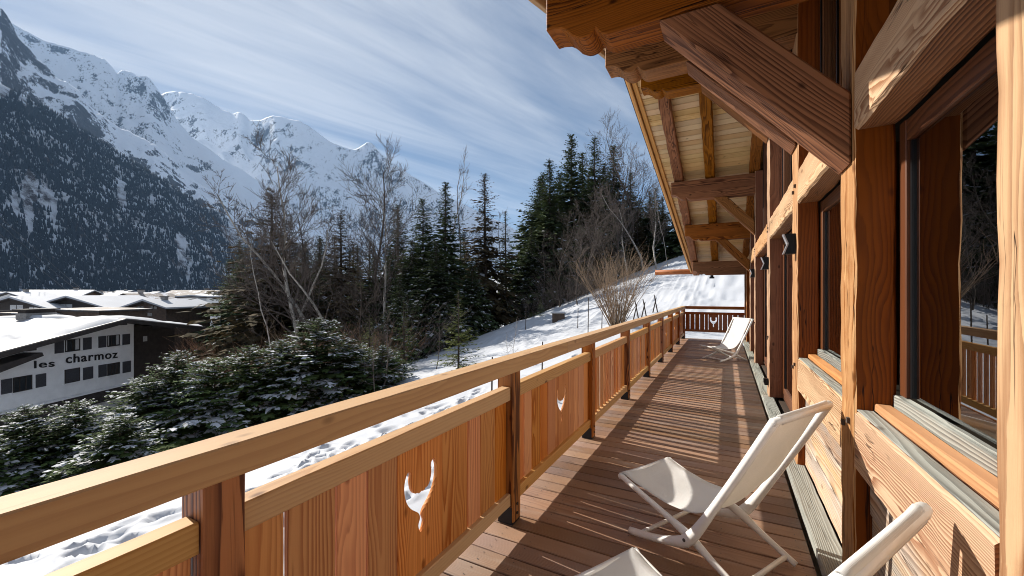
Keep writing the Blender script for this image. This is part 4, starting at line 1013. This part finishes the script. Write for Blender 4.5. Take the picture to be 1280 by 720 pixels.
def plant(name, kind, label, cat, x, y, h, rz=None, group=None, sx=1.0, sink=0.0):
    z = ground(x, y) - sink; s = h/kind['h']; rz = random.uniform(0, 6.28) if rz is None else rz
    t = link(name, None, M=Matrix.Translation((x, y, z)) @ Matrix.Rotation(rz, 4, 'Z') @ Matrix.Diagonal((s*sx, s*sx, s, 1)))
    tag(t, label, cat, group)
    for nm, me in kind.items():
        if nm != 'h': link(nm, me, None, t, WM[t])
    return t
def planted(name, kind, label, cat, px, tip_py, d, rz=None, group=None, sx=1.0):
    p = PX(px, tip_py, d); return plant(name, kind, label, cat, p.x, p.y, p.z-ground(p.x, p.y), rz, group, sx)
SP = [conifer('s', 1, R=.215, whorls=80, per=10, spr=18, leaf=M_spruce, snow=.05, ragged=.45, droop=.75, up=.45, gap=.05, sw=.34), conifer('s', 2, R=.19, whorls=78, per=10, spr=17, leaf=M_spruce, snow=.03, droop=.9, ragged=.5, gap=.08, sw=.34),
      conifer('s', 3, R=.28, whorls=80, per=10, spr=20, leaf=M_spruce, snow=.16, droop=.7, ragged=.45, gap=.05, sw=.34), conifer('s', 4, R=.22, whorls=76, per=9, spr=18, leaf=M_spruce, snow=.04, gap=.2, ragged=.6, droop=.8, sw=.34)]
SB = [conifer('b', 6, R=.28, whorls=66, per=9, spr=20, leaf=M_brspr, snow=.008, droop=.7, ragged=.6, gap=.1, sw=.34, sl=.26), conifer('b', 7, R=.24, whorls=68, per=9, spr=19, leaf=M_brspr, snow=.01, droop=.6, ragged=.6, gap=.12, sw=.34, sl=.26)]
SS = [conifer('t', 8, R=.20, whorls=70, per=9, spr=15, leaf=M_brspr, snow=.02, droop=.9, ragged=.6, gap=.2, low=.08), conifer('t', 9, R=.17, whorls=66, per=8, spr=14, leaf=M_spruce, snow=.03, droop=.9, ragged=.6, gap=.28, low=.10)]
FY = [conifer('y', 14, h=6, R=.27, whorls=30, per=8, spr=14, leaf=M_yfir, snow=.05, droop=.05, up=.2, expo=.8, sl=.26, sw=.20, ragged=.4), conifer('y', 15, h=6, R=.24, whorls=28, per=8, spr=13, leaf=M_fir, snow=.12, droop=.1, up=.2, sl=.26, sw=.2, ragged=.4)]
HG = [conifer('h', 20+i, h=4.5, R=.48, whorls=40, per=16, spr=26, leaf=M_fir, snow=.26, droop=.30, sth=.10, up=.6, expo=.60, sl=.24, sw=.30, low=.02, ragged=.5, clump=1) for i in range(3)]
BT = [bare('d', 31, trunkm=M_birch, twigm=M_twig, spread=.36, kids=(26, 8, 5)), bare('d', 32, trunkm=M_bark, twigm=M_twig, spread=.42, kids=(26, 8, 5), wig=.28), bare('d', 33, trunkm=M_birch, twigm=M_twig, spread=.26, kids=(26, 6, 4), first=.35),
      bare('d', 34, trunkm=M_bark, twigm=M_bark, spread=.45, kids=(26, 8, 5), first=.22, wig=.32), bare('d', 35, trunkm=M_birch, twigm=M_tan, spread=.2, kids=(30, 7, 5), first=.5, rad=.008)]
TH = [bare('n', 41, trunkm=M_birch, twigm=M_twig, spread=.16, kids=(18, 5, 3), rad=.006, first=.4, levels=2), bare('n', 42, trunkm=M_twig, twigm=M_twig, spread=.22, kids=(18, 6, 3), rad=.006, first=.25, levels=2)]
SH = [shrub('u', 51, m=M_brown, stems=46, kids=9, h=3.2, r=.006, fan=.7, base=.9), shrub('u', 52, m=M_twig, stems=46, kids=9, h=3.2, r=.006, fan=.7, base=.9), shrub('u', 53, m=M_tan, stems=40, kids=7, h=3, r=.005, fan=.6, base=.7)]
WIL = shrub('willow', 61, m=M_tan, stems=90, kids=6, h=4.4, r=.012, fan=.46, base=.32, bow=.2)
rt = random.Random(21)
# snow-laden fir hedge below the balcony
hd = [(-40,540,11.5,2.6),(30,508,13,3.2),(95,502,14,3.3),(150,520,12.3,2.6),(185,470,15.5,3.6),(222,440,16.5,3.6),(268,448,16,3.6),(312,432,17,3.7),(352,425,17.5,3.6),(396,398,18.5,4.3),(440,425,19,3.8),(478,432,20.5,3.6)]
hl = ['snow-dusted fir at the left edge of the hedge, half out of frame', 'low snow-dusted fir in front of the hotel ground floor', 'fir with bare brown leader in front of the hotel, lower left', 'small fir low in the hedge just above the handrail', 'snow-covered fir at the right foot of the hotel wall',
      'tall-tipped green fir against the dark hotel side wing', 'heavily snow-covered fir in the middle of the hedge', 'broad snowy fir right of the hedge middle', 'snow-flecked fir left of the tallest hedge fir', 'tallest rounded fir in the hedge under the birch trunks', 'fir right of the tallest hedge fir beside bare saplings', 'last dark fir at the right end of the hedge']
for i, (px, py, d, h) in enumerate(hd):
    p = PX(px, py, d); g = ground(p.x, p.y); hh = max(p.z-g, h)
    plant('hedge_fir', HG[i % 3], hl[i], 'fir', p.x, p.y, p.z-g if p.z-g > 1.5 else h, rz=rt.uniform(0, 6.28), group='snowy firs of the hedge', sx=max(.75, min(1.35, h*1.15/max(p.z-g, 1.5))), sink=0)
# left group of trees
for kind, px, py, d, sx, lab in (
    (SB[0], 340, 236, 40, 1.25, 'broad brownish spruce at the left of the tree group'), (SB[0], 426, 262, 40, 1.1, 'brownish ragged spruce between two pale birch trunks'), (SP[0], 497, 256, 42, 1.05, 'narrow dark spruce behind the yellow-leaved birch'),
    (SP[2], 529, 247, 38, 1.0, 'dense snow-flecked spruce left of the tallest dark spruce'), (SP[0], 557, 228, 40, 1.05, 'tallest dark spruce in the middle group with snowy skirts'), (SS[0], 606, 217, 45, 1.15, 'tall sparse olive spruce standing apart right of the middle group'),
    (SP[2], 545, 300, 33, 1.25, 'wide snow-flecked spruce in front of the tallest spruce'), (SP[2], 590, 322, 36, 1.1, 'low snowy spruce right of the wide snow-flecked one'), (SP[0], 580, 290, 50, 1.1, 'dark spruce filling behind the middle group'),
    (SP[3], 385, 318, 46, 1.3, 'dark spruce low behind the white-trunked birch'), (SP[2], 515, 298, 36, 1.1, 'snow-flecked spruce left of the tallest dark spruce'), (SP[0], 470, 318, 40, 1.3, 'dark spruce below the yellow-leaved birch'), (SB[0], 362, 292, 45, 1.1, 'brownish spruce behind the leaning sapling'),
    (SS[1], 632, 262, 50, 1.0, 'thin dark spruce just right of the sparse olive spruce'), (SP[0], 300, 300, 52, .9, 'low dark spruce at the left end of the tree group'), (SP[3], 462, 300, 48, 1.2, 'dark spruce behind the yellow-leaved birch, half hidden'), (SP[2], 500, 345, 30, 1.1, 'short snowy spruce in front of the dense middle spruces')):
    planted('spruce', kind, lab, 'spruce', px, py, d, rt.uniform(0, 6.28), None, sx)
planted('young_fir', FY[0], 'bright yellow-green young fir at the edge of the snowy clearing', 'fir', 573, 362, 20, 1.0); planted('young_fir', FY[1], 'young green fir behind the hedge end', 'fir', 505, 372, 24, 2.0); planted('young_fir', FY[1], 'small snowy fir at the foot of the right forest', 'fir', 676, 372, 36, 2.0)
planted('young_fir', FY[0], 'pale green young fir peeping above the hedge by bare twigs', 'fir', 462, 392, 21, 2.6)
for kind, px, py, d, lab in (
    (BT[0], 372, 192, 36, 'leafless birch with white trunk and wide crown left of the tall pair'), (BT[2], 412, 186, 38, 'leafless tree with dense fan of branches beside the white-trunked birch'), (BT[3], 476, 212, 39, 'dark leafless tree with broad crown before the pointed peak'), (BT[2], 340, 226, 37, 'slender leafless tree at the left end of the group'),
    (TH[0], 525, 174, 42, 'tall bare birch rising above the dense spruces, left one'), (TH[1], 564, 172, 43, 'tall bare birch rising above the tallest spruce'), (BT[0], 490, 225, 34, 'pale-trunked birch in front of the narrow spruce'), (BT[2], 430, 255, 33, 'thin pale birch trunk rising from the hedge'),
    (BT[1], 320, 262, 41, 'low bare tree among brown undergrowth'), (BT[3], 395, 262, 44, 'bare tree behind the white-trunked birch'), (TH[0], 349, 290, 30, 'thin leaning sapling in front of the brown spruce'), (TH[1], 585, 280, 44, 'bare thin tree left of the sparse olive spruce'), (TH[1], 622, 240, 46, 'thin bare tree right of the sparse olive spruce'), (TH[0], 640, 272, 47, 'thin bare tree at the right of the clearing gap'), (BT[3], 455, 330, 30, 'low spreading bare tree above the hedge')):
    planted('bare_tree', kind, lab, 'tree', px, py, d, rt.uniform(0, 6.28))
for i in range(46):
    px = rt.uniform(250, 560); d = rt.uniform(23, 48); p = PX(px, 367, d)
    plant('undergrowth_bush', SH[(0, 0, 1, 2)[i % 4]], 'brown leafless bush in the undergrowth behind the hedge', 'bush', p.x, p.y, rt.uniform(3.0, 5.2), group='brown bushes behind the hedge', sx=1.2)
for i in range(14):
    px = rt.uniform(225, 330); d = rt.uniform(36, 58); p = PX(px, 367, d)
    plant('brown_bush', (SH[0], SH[0], BT[3])[i % 3], 'reddish-brown leafless thicket tree between the hotel roof and the brown spruce', 'bush', p.x, p.y, rt.uniform(4.5, 8), group='thicket behind the hotel roof', sx=1.1)
# saplings in front of the hedge end
for px, py, d, lab in ((470, 396, 17, 'pale forked sapling by the right end of the hedge'), (478, 372, 19, 'tall thin sapling behind the forked one'), (545, 380, 22, 'bare thin sapling left of the yellow-green fir'), (640, 395, 16, 'bare reddish shrub twigs above the handrail'), (645, 415, 15, 'low twiggy sapling above the handrail')):
    planted('sapling', TH[1] if px < 600 else TH[0], lab, 'sapling', px, py, d, rt.uniform(0, 6.28), None, 1.3)
# right forest
for kind, px, py, d, sx, lab in (
    (SP[0], 687, 200, 52, 1.1, 'dark spruce at the left edge of the right forest'), (SP[0], 714, 168, 56, 1.05, 'tallest dark spruce of the right forest'), (SP[3], 743, 171, 58, 1.0, 'dark spruce right of the tallest in the right forest'), (SP[1], 767, 181, 62, 1.15, 'dark spruce beside the large bare tree crown'),
    (SP[2], 664, 285, 50, .95, 'short spruce at the foot of the right forest, left end'), (SP[1], 700, 215, 60, 1.2, 'spruce between the two tall dark spruces'), (SP[3], 728, 190, 62, 1.2, 'spruce filling the gap behind the tallest'), (SP[0], 755, 205, 64, 1.2, 'spruce behind the pair of dark tips'), (SP[3], 788, 215, 66, 1.2, 'spruce behind the large bluish bare tree'), (SP[1], 812, 238, 62, 1.2, 'spruce half hidden by the roof verge')):
    planted('spruce', kind, lab, 'spruce', px, py, d, rt.uniform(0, 6.28), None, sx)
for kind, px, py, d, lab in ((BT[3], 795, 160, 58, 'large bluish bare tree beside the roof edge'), (BT[1], 770, 200, 52, 'bare tree in front of the dark spruces'), (BT[1], 735, 245, 44, 'spreading bare tree in front of the right forest'), (BT[3], 700, 265, 42, 'low bare tree before the left dark spruce'), (BT[2], 805, 205, 50, 'slim bare tree close to the roof edge'), (BT[0], 820, 225, 46, 'pale-trunked tree nearest the roof edge'),
    (TH[1], 675, 275, 42, 'thin bare tree at the left foot of the right forest'), (BT[3], 755, 262, 38, 'gnarled bare tree on the snowy slope'), (BT[1], 722, 290, 36, 'low bare tree leaning over the clearing'), (BT[0], 785, 250, 45, 'pale bare tree behind the willow bush'), (TH[0], 835, 250, 44, 'thin pale tree under the roof edge')):
    planted('bare_tree', kind, lab, 'tree', px, py, d, rt.uniform(0, 6.28))
for i in range(46):
    px = rt.uniform(672, 1010); d = rt.uniform(52, 92); p = PX(px, 367, d); g = ground(p.x, p.y)
    hmax = (367-rt.uniform(215, 285))/FPX*d + H - g
    plant('spruce', (SP + SS)[i % 6], 'dark spruce deep in the forest on the slope behind the front trees', 'spruce', p.x, p.y, max(9, hmax), group='spruces deep in the right forest', sx=1.15)
for i in range(40):
    px = rt.uniform(285, 600); d = rt.uniform(50, 100); p = PX(px, 367, d); g = ground(p.x, p.y)
    plant('spruce', (SP + SS)[i % 6], 'distant dark spruce behind the middle tree group', 'spruce', p.x, p.y, max(6, (367-rt.uniform(292, 345))/FPX*d + H - g), group='spruces behind the middle group', sx=1.1)
for i in range(14):
    px = rt.uniform(655, 850); d = rt.uniform(38, 50); p = PX(px, 367, d)
    plant('undergrowth_bush', SH[(1, 2, 1)[i % 3]], 'grey-brown bush at the foot of the right forest', 'bush', p.x, p.y, rt.uniform(2.5, 4.5), group='bushes at the foot of the right forest', sx=1.2)
p = PX(771, 405, 20.5); plant('willow_bush', WIL, 'large fan-shaped willow bush with many bare tan stems on the snowy slope', 'bush', p.x, p.y, 4.2, 1.0)
# stakes and pole tripods in the snow
def stick(p, q, r): 
    m = MB(); m.tube([p, p.lerp(q, .5), q], [r, r*.9, r*.7], 6); return m
for px, py, d, lab in ((795, 381, 22, 'leftmost crossed pair of poles standing in the snow'), (805, 382, 22, 'middle crossed pair of poles standing in the snow'), (819, 380, 23, 'rightmost crossed pair of poles standing in the snow')):
    p = PX(px, py, d); g = ground(p.x, p.y); t = thing('crossed_poles', lab, 'poles', (p.x, p.y, g), 0, 'crossed poles on the slope')
    for s in (-1, 1):
        a = Vector((s*.17*CS, s*.17*SN, -.1)); b_ = Vector((-s*.06*CS, -s*.06*SN, 1.0 + .08*s)); stick(a, b_, .035).build('pole', M_bark, t, WM[t])
for px, pb, ptop, d, lab in ((677, 470, 427, 12.5, 'thin upright stake above the mid rail, right one'), (614, 495, 446, 11, 'thin upright stake seen through the railing gap'), (722, 405, 385, 24, 'short stake standing in the snow left of the willow'), (735, 412, 372, 21, 'weathered stake beside the willow bush'), (752, 408, 388, 20, 'broken stake at the foot of the willow bush'), (657, 398, 380, 30, 'small stake at the clearing edge')):
    p = PX(px, pb, d); g = ground(p.x, p.y); top = PX(px, ptop, d); stick(Vector((0, 0, -.1)), Vector((.02, .01, max(top.z-g, .6))), .03)
    o = stick(Vector((0, 0, -.1)), Vector((.03, .01, max(top.z-g, .6))), .028).build('stake', M_bark, None, Matrix.Translation((p.x, p.y, g))); tag(o, lab, 'stake', 'stakes in the snow')
p = PX(698, 402, 30); t = thing('wooden_box', 'small grey wooden box standing on the snow of the clearing', 'box', (p.x, p.y, ground(p.x, p.y)), .4)
m = MB(); m.box((-.45, -.35, -.1), (.45, .35, .55)); m.build('body', M_bltim, t, WM[t]); m = MB(); m.box((-.52, -.42, .552), (.52, .42, .60)); m.build('lid', M_chim, t, WM[t]); m = MB(); m.box((-.5, -.4, .602), (.5, .4, .68)); m.build('snow_cap', M_roofsnow, t, WM[t])
# ------------------------------------------------------------------ valley haze: one closed box of even, thin air
hm = bpy.data.materials.new('valley_haze'); hm.use_nodes = True; t = hm.node_tree
t.nodes.remove(t.nodes['Principled BSDF']); pv = nd(t, 'ShaderNodeVolumePrincipled'); pv.inputs['Color'].default_value = (.34, .60, 1.0, 1); pv.inputs['Density'].default_value = 2.6e-5; pv.inputs['Anisotropy'].default_value = .15
t.links.new(pv.outputs[0], t.nodes['Material Output'].inputs['Volume'])
mb = MB();
mb.box((-17000, -7000, -60), (10000, 19500, 4300)); o = mb.build('haze', hm); o['kind'] = 'stuff'
